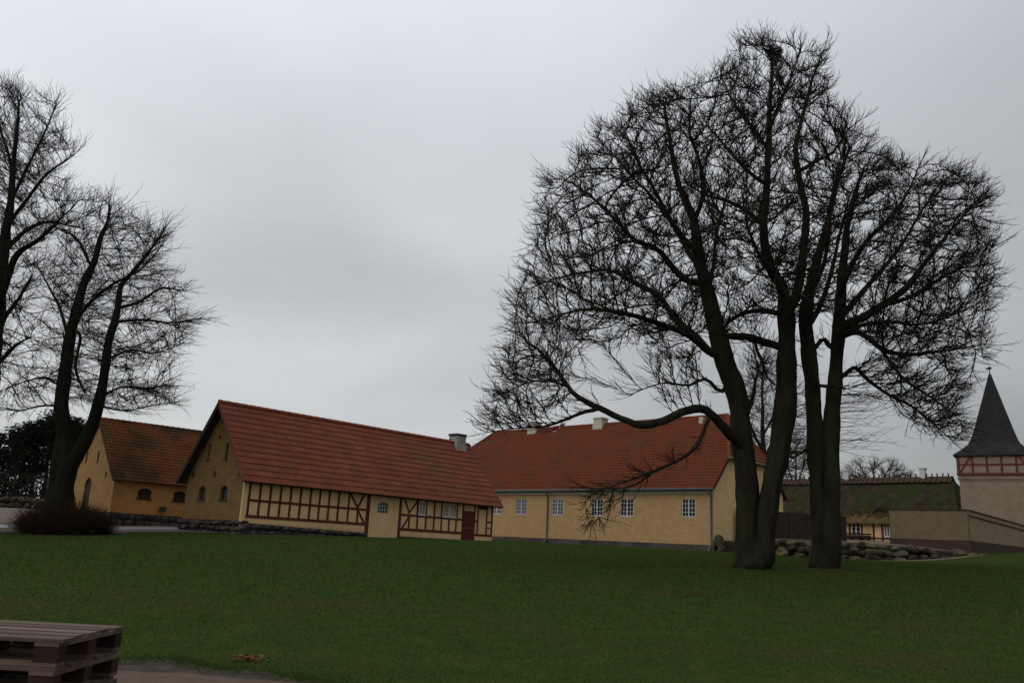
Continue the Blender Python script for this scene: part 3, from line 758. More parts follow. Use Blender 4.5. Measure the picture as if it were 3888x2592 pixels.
for s in (15.47, .42):
    mb = MB(); mb.tube([(-s, -.06, 4.56), (-s, -.04, 4.42), (-s - .02, .29, 4.12), (-s - .02, .31, .72), (-s - .04, .10, .52), (-s - .1, -.02, .34)], .06, 8); dp = mb.build('downpipe', M['zinc'], house, smooth=True)
    for z in (1.5, 2.9): mb = MB(); mb.tube([(-s - .02, .31, z), (-s - .02, .31, z + .06)], .08, 8); mb.build('bracket', M['zinc'], dp)
# roof body: front & rear slopes clipped by hips
RX0, RX1 = -2.05, -27.4                                    # ridge ends
def roof_pts(off):
    c = math.cos(slB) * off; s = math.sin(slB) * off
    return dict(fr=(-.05, 0 - s, BZE + c), hrf=(-.05, hy - s, HZ + c), rr=(RX0, BW / 2, BZR + off / math.cos(slB)), rl=(RX1, BW / 2, BZR + off / math.cos(slB)), fl=(-BLEN, -s, BZE + c),
                br=(-.05, BW + s, BZE + c), hrb=(-.05, BW - hy + s, HZ + c), bl=(-BLEN, BW + s, BZE + c))
p = roof_pts(-.03)
mb = MB(); mb.quad(p['fl'], p['fr'], p['hrf'], p['rr'], p['rl']); mb.quad(p['br'], p['bl'], p['rl'], p['rr'], p['hrb'])
mb.quad(p['hrf'], p['hrb'], p['rr']); mb.quad(p['bl'], p['fl'], p['rl'])
p2 = roof_pts(-.16); mb.quad(p2['fl'], p2['fr'], p2['hrf'], p2['rr'], p2['rl']); mb.quad(p2['br'], p2['bl'], p2['rl'], p2['rr'], p2['hrb'])
mb.quad(p['fr'], p2['fr'], p2['hrf'], p['hrf']); mb.quad(p['br'], p2['br'], p2['hrb'], p['hrb']); mb.quad(p['fr'], p2['fr'], p2['fl'], p['fl'])
roofB = mb.build('roof', M['soffit'], house)
SLB = math.hypot(BZR - BZE, BW / 2)
FRB = (np.array([0, 0, BZE]), XA, YA * math.cos(slB) + ZA * math.sin(slB), -YA * math.sin(slB) + ZA * math.cos(slB))
NRB = 25; tw, th = .25, SLB / NRB
cells = []
for i in range(int(BLEN / tw)):
    xx = -.06 - (i + .5) * tw
    for r in range(NRB):
        c = (r + .3) * th; y = c * math.cos(slB)
        if y > hy and xx > -.05 + (RX0 + .05) * (y - hy) / (BW / 2 - hy) - .05: continue
        if xx < -BLEN + (RX1 + BLEN) * y / (BW / 2) + .02: continue
        cells.append((xx, r * th))
tile_field(roofB, FRB, cells, tw, th, M['tile'], 300)
# hipped faces and rear: tiled rows as stepped strips
def strip_face(A, B_, T0, T1, rows, m, name, par):
    """rows of tiles between bottom edge A-B and top edge T0-T1 (stepped courses)"""
    A, B_, T0, T1 = [np.array(k, float) for k in (A, B_, T0, T1)]
    n = np.cross(B_ - A, T0 - A); n /= np.linalg.norm(n)
    mb = MB()
    for r in range(rows):
        f0, f1 = r / rows, (r + 1.12) / rows
        f1 = min(f1, 1)
        l0, r0 = A + (T0 - A) * f0, B_ + (T1 - B_) * f0; l1, r1 = A + (T0 - A) * f1, B_ + (T1 - B_) * f1
        mb.quad(l0 + n * .05, r0 + n * .05, r1 + n * .012, l1 + n * .012); mb.quad(l0 + n * .0, r0 + n * .0, r0 + n * .05, l0 + n * .05)
    return mb.build(name, m, par)
p = roof_pts(0)
strip_face(p['hrf'], p['hrb'], p['rr'], p['rr'], 14, M['tile'], 'hip_tiling', roofB)
strip_face(p['bl'], p['fl'], p['rl'], p['rl'], 25, M['tile'], 'hip_tiling', roofB)
strip_face(p['br'], p['bl'], (RX0, BW / 2, BZR), (RX1, BW / 2, BZR), 25, M['tile'], 'rear_tiling', roofB)
def ridge_run(a, b_, par, m, r=.13, step=.38):
    a, b_ = np.array(a, float), np.array(b_, float); L = np.linalg.norm(b_ - a); n = int(L / step)
    for i in range(n):
        mb = MB(); mb.tube([a + (b_ - a) * (i / n), a + (b_ - a) * ((i + 1.1) / n)], [r, r * .88], 8); mb.build('ridge_tile', m, par)
ridge_run((RX0, BW / 2, BZR + .03), (RX1, BW / 2, BZR + .03), roofB, M['tile'])
ridge_run(p['hrf'], p['rr'], roofB, M['tile']); ridge_run(p['hrb'], p['rr'], roofB, M['tile']); ridge_run(p['fl'], p['rl'], roofB, M['tile'])
mb = MB(); mb.tube([(.06, hy - .2, HZ - .02), (.06, BW - hy + .2, HZ - .02)], .08, 8); mb.build('gutter', M['zinc'], house, smooth=True)
for s0, s1, zt in ((21.65, 22.55, 11.38), (13.95, 14.85, 11.26)):
    mb = MB(); mb.box(-s1, -s0, BW / 2 - .45, BW / 2 + .45, 9.9, zt - .1); ch = mb.build('chimney', M['chimney_white'], roofB)
    mb = MB(); mb.box(-s1 - .07, -s0 + .07, BW / 2 - .52, BW / 2 + .52, zt - .1, zt); mb.build('cap', M['cornice'], ch)
    mb = MB(); mb.box(-s1 - .05, -s0 + .05, BW / 2 - .5, BW / 2 + .5, 9.8, 10.72); mb.build('base', M['chimney_white'], ch)

mb = MB(); mb.box(-4.25, -3.93, BW / 2 - .62, BW / 2 - .28, 9.9, 10.56); mb.build('chimney_stub', M['chimney_white'], roofB)  # visible bit of a third chimney, its upper part left out

# ------------------------------------------------------------------ terrace, dry stone wall, steps, fence
mb = MB()
tp = [(16.2, 58.4, 1.40), (21, 57.6, 1.42), (26, 57.3, 1.38), (30.0, 57.7, 1.22), (32.1, 58.3, 1.2)]
back = [(18.8, 61.0, 1.45), (27, 66, 1.7), (33, 72, 2.0), (40, 80, 2.35), (44, 84, 2.4)]
for i in range(4): mb.quad(tp[i], tp[i + 1], back[i + 1], back[i])
for i in range(4):
    a, b_ = tp[i], tp[i + 1]; mb.quad((a[0], a[1], a[2] - 1.6), (b_[0], b_[1], b_[2] - 1.6), b_, a)
mb.quad((16.2, 58.4, -.3), tp[0], back[0], (18.8, 61.0, -.3))
mb.quad(back[0], back[1], (27, 75, 1.9), (22.5, 66.5, 1.7)); mb.quad(back[1], back[2], back[3], (34, 88, 2.4), (27, 75, 1.9)); mb.quad(back[3], back[4], (52, 100, 2.4), (34, 100, 2.4))
mb.build('terrace', M['terrace_gravel'], None, kind='structure')
wall = thing('dry_stone_wall', 'low dry wall of mossy boulders behind the two big trees', 'stone wall', (16, 57.8, 0.0))
wpath = np.array([(16.6, 57.8), (19, 57.4), (22, 57.0), (26, 56.7), (29, 56.9), (32.2, 57.7)])
wl_ = np.r_[0, np.cumsum(np.linalg.norm(np.diff(wpath, axis=0), axis=1))]
def wp(s):
    return np.array([np.interp(s, wl_, wpath[:, 0]), np.interp(s, wl_, wpath[:, 1])])
for r in range(4):
    q_ = random.uniform(0, .3)
    while q_ < wl_[-1]:
        q = wp(q_); zb = zg1(q[0], q[1] - .5) - .15; zt = np.interp(q[0], [16, 21, 26, 30, 32.2], [1.30, 1.38, 1.38, 1.24, 1.18])
        H = max(zt - zb, .3); rows = max(1, min(3, round(H / .44)))
        w = random.uniform(.38, .62) if random.random() < .4 else random.uniform(.6, 1.1)
        if r < rows:
            hh = H / rows
            ob = link('stone', random.choice(BL_WALL), wall)
            ob.location = (q[0] - 16, q[1] - 57.8 + r * .13 + random.uniform(-.16, .16), zb + (r + .5) * hh + random.uniform(-.1, .1))
            ob.scale = (w * .6, random.uniform(.34, .5), hh * random.uniform(.5, .78)); ob.rotation_euler = (random.uniform(-.3, .3), random.uniform(-.35, .35), random.uniform(0, 6.28) if random.random() < .3 else random.uniform(-.4, .4))
        q_ += w * random.uniform(.82, 1.02)
mb = MB()
for i in range(len(wpath) - 1):
    a, b_ = wpath[i], wpath[i + 1]
    za, zb_ = np.interp(a[0], [16, 21, 26, 30, 32.2], [1.3, 1.38, 1.38, 1.2, 1.0]) - .1, np.interp(b_[0], [16, 21, 26, 30, 32.2], [1.3, 1.38, 1.38, 1.2, 1.0]) - .1
    o2 = np.array([16, 57.8]); a2, b2 = a - o2 + (0, .2), b_ - o2 + (0, .2)
    mb.quad((a2[0], a2[1], -.4), (b2[0], b2[1], -.4), (b2[0], b2[1], zb_), (a2[0], a2[1], za)); mb.quad((a2[0], a2[1], za), (b2[0], b2[1], zb_), (b2[0], b2[1] + .9, zb_ + .04), (a2[0], a2[1] + .9, za + .04))
core = mb.build('core', M['mortar'], wall); core.location = Vector((0, 0, 0))
steps = thing('stone_steps', 'short mossy stone steps at the corner of the yellow house', 'steps', (15.55, 58.3, .3))
for i in range(4):
    mb = MB(); mb.box(-.55, .75, .0 + i * .36, .5 + i * .36, -.3, .05 + i * .27)
    for k in range(len(mb.v)): mb.v[k] = tuple(np.array(mb.v[k]) + rng.normal(0, .015, 3))
    mb.build('step', M['moss_stone'], steps)
for (x, y, z, s) in ((-.75, .1, .25, .34), (-.7, .5, .6, .36), (-.7, 1.0, .85, .42), (1.0, 0, .15, .42), (1.05, .4, .65, .4), (1.1, .8, .95, .35), (1.3, -.2, .1, .3)):
    ob = link('boulder', random.choice(BL_MOSS), steps); ob.location = (x, y, z); ob.scale = (s, s, s * .9)

fence = thing('plank_fence', 'tall dark brown plank fence on the terrace between yellow house and thatched cottage', 'fence', (16.6, 61.1, 1.4), math.atan2(3.1, 9.9))
FLn = math.hypot(9.9, 3.1) - 0.95
for i in range(int(FLn / .14)):
    piece('plank', M['fence'], fence, ((0, 0, 0), XA, YA, ZA), i * .14, i * .14 + .132, -.02, .005, .02, 2.02 + random.uniform(-.01, .01))
for i in range(6):
    x = .05 + i * (FLn - .2) / 5; piece('post', M['fence'], fence, ((0, 0, 0), XA, YA, ZA), x, x + .1, .06, .16, -.3, 2.05)
for z in (.35, 1.6): piece('rail', M['fence'], fence, ((0, 0, 0), XA, YA, ZA), 0, FLn, .007, .055, z, z + .1)

# ------------------------------------------------------------------ rendered garden wall with sloping end
gw = thing('rendered_garden_wall', 'beige rendered garden wall with dark base and sloping right part beside the tower', 'wall', (31.45, 58, 0), -.8)
# left segment: local x from -5 to 0 along the front, right segment along +y
zt0, zp, zb = 4.0, 1.95, .6
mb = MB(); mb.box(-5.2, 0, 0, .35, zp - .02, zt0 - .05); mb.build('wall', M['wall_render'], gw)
mb = MB(); mb.box(-5.23, .05, -.05, .38, zb, zp); mb.build('plinth', M['base_brown'], gw)
segL = 19.0
def ztop(y): return zt0 if y < .3 else zt0 - .0 - .03 * (y - .3)
mb = MB()
ysq = np.linspace(0.36, segL, 10)
for i in range(9):
    a, b_ = ysq[i], ysq[i + 1]
    mb.hexa([(-.3, a, zp - .02), (0, a, zp - .02), (0, b_, zp - .02), (-.3, b_, zp - .02), (-.3, a, ztop(a) - .05), (0, a, ztop(a) - .05), (0, b_, ztop(b_) - .05), (-.3, b_, ztop(b_) - .05)])
mb.build('wall', M['wall_render_side_lit'], gw)
mb = MB(); mb.box(-.33, .05, .39, segL, zb, zp); mb.build('plinth', M['base_brown'], gw)
for i in range(21):
    piece('coping_tile', M['ridge_straw'], gw, ((0, 0, 0), XA, YA, ZA), -5.25 + i * .25, -5.25 + i * .25 + .235, -.06, .41, zt0 - .05, zt0 + .03)
for i in range(46):
    y0 = .42 + i * .4; piece('coping_tile', M['ridge_straw'], gw, ((0, 0, 0), XA, YA, ZA), -.36, .07, y0, y0 + .38, ztop(y0) - .05, ztop(y0) + .02)
mb = MB()
for i in range(9):
    a, b_ = ysq[i], ysq[i + 1]
    mb.hexa([(.001, a, ztop(a) - .42), (.06, a, ztop(a) - .42), (.06, b_, ztop(b_) - .42), (.001, b_, ztop(b_) - .42), (.001, a, ztop(a) - .34), (.06, a, ztop(a) - .34), (.06, b_, ztop(b_) - .34), (.001, b_, ztop(b_) - .34)])
mb.build('string_course', M['ridge_straw'], gw)

# ------------------------------------------------------------------ tower
TYAW, TW = .6, 5.6
tower = thing('gate_tower', 'pale square tower with red timber framing and a tall flared slate spire', 'tower', (39.66, 74.0, 0), -TYAW)
FT = (np.array([0, 0, 0]), XA, YA, ZA); FTR = (np.array([TW, 0, 0]), YA, -XA, ZA)
z0t, z1t, zev = 1.2, 8.0, 9.85
mb = MB(); mb.box(0, TW, 0, TW, z0t, z1t - .42); mb.build('wall', M['tower_wall'], tower)
mb = MB(); mb.box(-.06, TW + .06, -.06, TW + .06, z1t - .42, z1t - .28); mb.box(-.12, TW + .12, -.12, TW + .12, z1t - .279, z1t - .14); mb.box(-.05, TW + .05, -.05, TW + .05, z1t - .139, z1t); mb.build('moulding', M['tower_wall'], tower)
mb = MB(); mb.box(-.06, TW + .06, -.06, TW + .06, z1t + .001, zev); mb.build('upper_wall', M['tower_wall'], tower)
for fr in ((np.array([0, -.06, 0]), XA, YA, ZA), (np.array([TW + .06, 0, 0]), YA, -XA, ZA), (np.array([-.06, TW, 0]), -YA, XA, ZA)):
    tp_ = lambda n, *a: piece(n, M['tower_timber'], tower, fr, *a)
    tp_('sill_beam', -.1, TW + .1, -.09, .05, z1t + .01, z1t + .20)
    tp_('rail', .02, TW - .02, -.06, .05, z1t + .85, z1t + 1.0)
    pxs = [0.02, .98, 1.96, 2.98, 4.05, 5.0, TW - .02]
    pxs = [.05, 1.12, 2.22, 3.32, 4.42, TW - .05]
    for x in pxs: tp_('post', x - .07, x + .07, -.072, .05, z1t + .221, zev - .01)
    tp_('wall_plate', -.05, TW + .05, -.065, .05, zev - .12, zev)
    for i in range(5):
        for c0, c1 in ((z1t + .23, z1t + .84), (z1t + 1.01, zev - .13)):
            piece('infill_panel', M['tower_wall'], tower, fr, pxs[i] + .09, pxs[i + 1] - .09, -.02, .03, c0, c1)
    beam('brace', M['tower_timber'], tower, fr, (.12, z1t + .25), (1.02, zev - .15), .15, -.066, .04)
    beam('brace', M['tower_timber'], tower, fr, (TW - .12, z1t + .25), (TW - 1.02, zev - .15), .15, -.066, .04)
prof = [(9.72, 3.14), (9.9, 2.98), (10.3, 2.48), (10.8, 1.98), (11.4, 1.70), (12.4, 1.40), (13.6, 1.08), (15.0, .70), (16.4, .33), (17.5, .04)]
pz = np.array([q[0] for q in prof]); pr = np.array([q[1] for q in prof])
mb = MB(); nco = 44; cx = TW / 2
zz = np.linspace(9.72, 17.45, nco + 1)
for i in range(nco):
    za, zb_ = zz[i], min(zz[i + 1] + .03, 17.5); ra, rb = np.interp(za, pz, pr) + .035, np.interp(zb_, pz, pr)
    ru = np.interp(za, pz, pr)
    for k in range(4):
        t0 = math.pi / 4 + k * math.pi / 2; t1 = t0 + math.pi / 2; s2 = math.sqrt(2)
        g2 = lambda t_, r_, z_: (cx + math.cos(t_) * r_ * s2, cx + math.sin(t_) * r_ * s2, z_)
        nseg = 8
        for j in range(nseg):
            def lp(ta, r_, z_, f): a_ = np.array(g2(t0, r_, z_)); b2 = np.array(g2(t1, r_, z_)); return a_ + (b2 - a_) * f
            f0, f1 = j / nseg, (j + 1) / nseg
            dz = random.uniform(-.02, .02)
            mb.quad(lp(0, ra, za + dz, f0), lp(0, ra, za + dz, f1), lp(0, rb, zb_, f1), lp(0, rb, zb_, f0)); mb.quad(lp(0, ru, za, f0), lp(0, ru, za, f1), lp(0, ra, za + dz, f1), lp(0, ra, za + dz, f0))
spire = mb.build('spire_roof', M['slate'], tower)
mb = MB(); mb.box(cx - 3.06, cx + 3.06, cx - 3.06, cx + 3.06, 9.66, 9.74); mb.build('eaves_board', M['wood_dark'], spire)
mb = MB(); mb.tube([(cx, cx, 17.3), (cx, cx, 18.05)], [.05, .03], 6)
bm = bmesh.new(); bmesh.ops.create_uvsphere(bm, u_segments=10, v_segments=6, radius=.15)
i0 = len(mb.v)
for v in bm.verts: mb.v.append(tuple(v.co + Vector((cx, cx, 17.95))))
bm.verts.index_update()
for f_ in bm.faces: mb.f.append([i0 + v.index for v in f_.verts])
bm.free()
mb.box(cx - .3, cx + .2, cx - .015, cx + .015, 17.88, 18.0)
mb.build('finial', M['iron'], tower)

# ------------------------------------------------------------------ thatched cottage
DYAW = .8
Dq = at(2043, 1243, 84.0)
cot = thing('thatched_cottage', 'long low thatched cottage with mossy roof, ridge sticks and two white chimneys', 'cottage', (Dq[0], Dq[1], 0), -DYAW)
DX0, DX1, DW, DZE, DZR, DZB = -22.0, 6.3, 8.0, 4.55, 8.72, 2.3
FD = (np.array([0, 0, 0]), XA, YA, ZA)
mb = MB(); mb.quad((DX0, 0, DZB - .6), (5.8, 0, DZB - .6), (5.8, 0, 4.55), (DX0, 0, 4.55)); mb.quad((5.8, 0, DZB - .6), (5.8, DW, DZB - .6), (5.8, DW, 4.55), (5.8, 0, 4.55)); mb.quad((DX0, DW, DZB - .6), (5.8, DW, DZB - .6), (5.8, DW, 4.55), (DX0, DW, 4.55)); mb.quad((DX0, 0, DZB - .6), (DX0, DW, DZB - .6), (DX0, DW, 4.55), (DX0, 0, 4.55))
mb.build('wall', M['plaster'], cot)
def solveD(dx, dy, y=0.0):                          # point of the cottage's front plane seen at a photo pixel -> local x, z
    d = ray(dx, dy); n = np.array([math.sin(DYAW), math.cos(DYAW)]); u = np.array([math.cos(DYAW), -math.sin(DYAW)])
    k = ((Dq[:2] + n * y) @ n) / (d[:2] @ n); q = d * k
    return (q[:2] - Dq[:2]) @ u, q[2]
for dx0, dx1, rows in ((1955.5, 1977, 3), (2030, 2043.5, 4)):
    (a0, c1), (a1, _) = solveD(dx0, 1202), solveD(dx1, 1202)
    casement_window(cot, FD, a0, a1, 2.78, 4.1, 2, rows, 1, -.05, fw_=.09, mw=.12)
for dx in (1939, 1952, 1979.5, 2007, 2027, 2045):
    a, _ = solveD(dx, 1220); piece('post', M['timber'], cot, FD, a - .1, a + .1, -.04, .06, DZB, 4.7)
a0, _ = solveD(1936, 1220); a1, _ = solveD(2050, 1220)
piece('rail', M['timber'], cot, FD, a0, a1, -.052, .05, 4.12, 4.3); piece('rail', M['timber'], cot, FD, a0, a1, -.052, .05, 2.55, 2.68)
q = [solveD(k, 1220)[0] for k in (1979.5, 2007, 2027)]
for i in range(2): piece('infill_panel', M['plaster'], cot, FD, q[i] + .11, q[i + 1] - .11, -.012, .03, 2.7, 4.1)
a0, _ = solveD(1941, 1230); a1, _ = solveD(2004, 1230)
bench = thing('garden_bench', 'long dark bench against the timbered cottage wall', 'bench', tuple(np.array([Dq[0], Dq[1], 0]) + a0 * np.array([math.cos(DYAW), -math.sin(DYAW), 0]) - .9 * np.array([math.sin(DYAW), math.cos(DYAW), 0])), -DYAW)
for k in range(3): piece('slat', M['wood_dark'], bench, ((0, 0, 0), XA, YA, ZA), 0, a1 - a0, .02 + k * .16, .16 + k * .16, 2.62, 2.68)
for k in range(2): piece('back_slat', M['wood_dark'], bench, ((0, 0, 0), XA, YA, ZA), 0, a1 - a0, .52, .56, 2.78 + k * .2 - .08, 2.92 + k * .2 - .08)
for k in range(4):
    x = .1 + k * (a1 - a0 - .3) / 3; piece('leg', M['wood_dark'], bench, ((0, 0, 0), XA, YA, ZA), x, x + .12, .04, .5, 2.2, 2.615)
# thatch: grid surface with thickness, hip at the right end, an eyebrow over a small window
def thatch_side(front=True, off=0.0, nx_=150, ny_=26):
    V = []; ov = .55
    ex0, _ = solveD(2018, 1172)
    for j in range(ny_ + 1):
        f = j / ny_
        for i in range(nx_ + 1):
            g_ = i / nx_
            xr = DX1 + .3 - 1.7 * f; x = (DX0 - .3) + (xr - DX0 + .3) * g_
            y = -ov + (DW / 2 + ov) * f; z = DZE - .42 + (DZR - DZE + .42) * (f ** .93)
            z += .09 * math.sin(x * 1.7 + j * .4) * math.sin(j * .7 + x * .6) * .5 + rng.normal(0, .025)
            br = math.exp(-((x - ex0) / .9) ** 2) * math.exp(-((f - .23) / .13) ** 2)
            z += .10 * br
            if not front: y = DW - y
            V.append((x, y, z + off))
    I = (np.arange(ny_)[:, None] * (nx_ + 1) + np.arange(nx_)[None]).ravel()
    return np.array(V), np.stack([I, I + 1, I + nx_ + 2, I + nx_ + 1], 1), ex0
Vt, Ft, ex0 = thatch_side(True)
roofD = link('roof', mesh_from('roof', Vt, Ft, M['thatch'], True), cot)
Vb, Fb, _ = thatch_side(False, nx_=40)
link('rear_thatch', mesh_from('rear_thatch', Vb, Fb, M['thatch'], True), roofD)
mb = MB(); mb.quad((DX1 + .3, -.55, DZE - .42), (DX1 + .3, DW + .55, DZE - .42), (DX1 - 1.4, DW / 2, DZR)); mb.quad((DX0 - .3, -.55, DZE - .42), (DX0 - .3, DW + .55, DZE - .42), (DX0 - .3, DW / 2, DZR))
mb.quad((DX0 - .3, -.55, DZE - .42), (DX1 + .3, -.55, DZE - .42), (DX1 + .3, .1, DZE - .15), (DX0 - .3, .1, DZE - .15)); mb.build('hip_thatch', M['thatch'], roofD)
# shaggy pale lower edge
Vs, Fs = [], []
for k in range(5200):
    x = random.uniform(DX0, DX1); f = abs(random.gauss(0, .13)); f = min(f, .4)
    y = -.58 + (DW / 2 + .55) * f; z = DZE - .42 + (DZR - DZE + .42) * (f ** .93) + random.uniform(-.02, .06)
    l = random.uniform(.12, .35); w = random.uniform(.03, .09); i = len(Vs)
    dy, dz = -l * random.uniform(.5, .9), -l * random.uniform(.3, .8)
    Vs += [(x - w, y, z), (x + w, y, z + random.uniform(-.02, .03)), (x + random.uniform(-.1, .1), y + dy * .6, z + dz * .6 + .04)]; Fs.append([i, i + 1, i + 2])
link('thatch_fringe', mesh_from('thatch_fringe', Vs, np.array(Fs), M['thatch_edge']), roofD, kind='stuff')
V2, F2 = [], []
for y_, z_ in ((-.62, DZE - .62), (-.6, DZE - .36), (.35, DZE + .42)):
    for i in range(161):
        x = DX0 - .3 + (DX1 - DX0 + .6) * i / 160; V2.append((x, y_ - .03 + rng.normal(0, .02), z_ + .05 + rng.normal(0, .035)))
I = (np.arange(2)[:, None] * 161 + np.arange(160)[None]).ravel()
link('eaves_thatch', mesh_from('eaves_thatch', V2, np.stack([I, I + 1, I + 162, I + 161], 1), M['thatch_edge'], True), roofD)
ew = [(ex0 - .55 + 1.1 * k / 10, .32, 5.02 + .50 * math.sin(math.pi * k / 10)) for k in range(11)]
mb = MB(); mb.f.append(list(range(11))); mb.v = [(a, .36, c) for a, _, c in ew]; mb.build('eyebrow_window', M['glass'], roofD)
mb = MB(); ring0 = [(ex0 + (a - ex0) * 1.0, .22, c) for a, _, c in ew]; ring1 = [(ex0 + (a - ex0) * 1.5, .24, 4.95 + (c - 4.95) * 1.5) for a, _, c in ew]; ring2 = [(ex0 + (a - ex0) * 2.6, 1.25, 5.0 + (c - 5.0) * 2.1 + .25) for a, _, c in ew]
for k in range(10):
    mb.quad(ring0[k], ring0[k + 1], (ring0[k + 1][0], .5, ring0[k + 1][2]), (ring0[k][0], .5, ring0[k][2]))
    mb.quad(ring0[k], ring0[k + 1], ring1[k + 1], ring1[k]); mb.quad(ring1[k], ring1[k + 1], ring2[k + 1], ring2[k])
mb.build('eyebrow_hood', M['thatch'], roofD)
# straw ridge with crossed sticks
mb = MB(); n = 60
for i in range(n):
    x0, x1 = DX0 - .2 + (DX1 - 1.2 - DX0) * i / n, DX0 - .2 + (DX1 - 1.2 - DX0) * (i + 1.05) / n
    for sy in (-1, 1):
        mb.quad((x0, DW / 2, DZR + .22), (x1, DW / 2, DZR + .22), (x1, DW / 2 + sy * .75, DZR - .42 + random.uniform(-.05, .05)), (x0, DW / 2 + sy * .75, DZR - .42 + random.uniform(-.05, .05)))
mb.build('straw_ridge', M['ridge_straw'], roofD)
sx = DX0
while sx < DX1 - 1.4:
    mb = MB()
    for sy in (-1, 1):
        mb.tube([(sx, DW / 2 + sy * .8, DZR - .38), (sx + .02, DW / 2 - sy * .22, DZR + .48)], [.055, .045], 5)
    mb.build('ridge_stick', M['ridge_straw'], roofD); sx += .52 + random.uniform(-.04, .04)
for dx0, dx1 in ((1939, 1951), (2115, 2127)):
    d0, _ = solveD(dx0, 1105, DW / 2); d1, _ = solveD(dx1, 1105, DW / 2)
    mb = MB(); mb.box(d0, d1, DW / 2 - .25, DW / 2 + .25, DZR - .5, DZR + .95); ch = mb.build('chimney', M['white'], roofD)
    mb = MB(); mb.box(d0 - .08, d1 + .08, DW / 2 - .32, DW / 2 + .32, DZR + .952, DZR + 1.1); mb.build('cap', M['white'], ch)

# ------------------------------------------------------------------ flag behind the long house
fp = at(1297, 985, 76)
flag = thing('flagpole', 'red flag with a white cross showing above the ridge of the yellow house', 'flag', (fp[0], fp[1], .6))
ztp = at(1296, 968, 76)[2] - .6
mb = MB(); mb.tube([(0, 0, 0), (0, 0, ztp)], [.07, .045], 8); mb.build('pole', M['white'], flag)
def cloth(u0, u1, v0, v1, m, name, off):
    V = []; n = 10
    for j in range(n + 1):
        for i in range(n + 1):
            u = u0 + (u1 - u0) * i / n; v = v0 + (v1 - v0) * j / n
            V.append((-.04 - u * .93, .16 * math.sin(u * 3.2) * u * .6 + off, ztp - .08 - v - u * .42 - .06 * math.sin(u * 4)))
    I = (np.arange(n)[:, None] * (n + 1) + np.arange(n)[None]).ravel()
    return link(name, mesh_from(name, V, np.stack([I, I + 1, I + n + 2, I + n + 1], 1), m, True), flag)
cl_ = cloth(0, 1.15, 0, .95, M['flag_red'], 'flag_cloth', 0)
for k in ((.38, .50, 0, .95), (0, 1.15, .41, .53)):
    for of in (-.006, .006):
        c = cloth(*k, M['flag_white'], 'flag_cross', of)

# ------------------------------------------------------------------ trees
def tube_np(P0, P1, R0, R1, k):
    """frusta for many segments at once"""
    d = P1 - P0; d = d / (np.linalg.norm(d, axis=1, keepdims=True) + 1e-9)
    ref = np.where(np.abs(d[:, 2:3]) < .9, np.array([[0, 0, 1.]]), np.array([[1., 0, 0]]))
    a = np.cross(d, ref); a /= np.linalg.norm(a, axis=1, keepdims=True) + 1e-9
    b_ = np.cross(d, a)
    n = len(P0); ang = np.arange(k) * 2 * math.pi / k
    ca, sa = np.cos(ang)[None, :, None], np.sin(ang)[None, :, None]
    off = a[:, None] * ca + b_[:, None] * sa
    V = np.concatenate([P0[:, None] + off * R0[:, None, None], P1[:, None] + off * R1[:, None, None]], 1).reshape(-1, 3)
    base = (np.arange(n) * 2 * k)[:, None]
    j = np.arange(k); j2 = (j + 1) % k
    Q = np.stack([j, j2, j2 + k, j + k], 1)
    Fq = (base[:, None] + Q[None]).reshape(-1, 4)
    return V, Fq

def join(parts):
    Vs, Fs, o = [], [], 0
    for V, Fq in parts:
        Vs.append(V); Fs.append(Fq + o); o += len(V)
    return np.concatenate(Vs), np.concatenate(Fs)

def in_poly(p, poly):
    poly = np.asarray(poly, float); x, y = p[:, 0], p[:, 1]; r = np.zeros(len(p), bool); j = len(poly) - 1
    for i in range(len(poly)):
        xi, yi = poly[i]; xj, yj = poly[j]
        c = ((yi > y) != (yj > y)) & (x < (xj - xi) * (y - yi) / (yj - yi + 1e-12) + xi)
        r ^= c; j = i
    return r
def poly_dist(p, poly):
    poly = np.asarray(poly, float); best = np.full(len(p), 1e9)
    for i in range(len(poly)):
        a, b_ = poly[i], poly[(i + 1) % len(poly)]; ab = b_ - a
        t_ = np.clip(((p - a) @ ab) / (ab @ ab + 1e-9), 0, 1)
        best = np.minimum(best, np.linalg.norm(p - a - t_[:, None] * ab, axis=1))
    return best
def scatter_outline(poly, n, Y0, D, Rpx, inset=0):
    poly = np.asarray(poly, float); lo, hi = poly.min(0), poly.max(0); out = []
    c = 0
    while c < n:
        p = rng.uniform(lo, hi, (n * 2, 2)); p = p[in_poly(p, poly)]; out.append(p); c += len(p)
    p = np.concatenate(out)[:n]
    dd = poly_dist(p, poly); keep = dd > inset; p, dd = p[keep], dd[keep]; n = len(p); th_ = np.sqrt(np.clip(1 - (1 - np.clip(dd / Rpx, 0, 1)) ** 2, 0, 1))
    s = rng.uniform(-1, 1, n); s = np.sign(s) * np.abs(s) ** .75
    return at_many(p, Y0 + s * D * th_)

def smooth_path(pts, n):
    pts = np.array(pts, float); L = np.r_[0, np.cumsum(np.linalg.norm(np.diff(pts[:, :3], axis=0), axis=1))]
    q = np.linspace(0, L[-1], n)
    # Catmull-Rom through the points
    out = []
    for s in q:
        i = min(max(np.searchsorted(L, s) - 1, 0), len(pts) - 2); t_ = (s - L[i]) / (L[i + 1] - L[i] + 1e-9)
        p0, p1, p2, p3 = pts[max(i - 1, 0)], pts[i], pts[i + 1], pts[min(i + 2, len(pts) - 1)]
        out.append(.5 * ((2 * p1) + (-p0 + p2) * t_ + (2 * p0 - 5 * p1 + 4 * p2 - p3) * t_ ** 2 + (-p0 + 3 * p1 - 3 * p2 + p3) * t_ ** 3))
    return np.array(out)

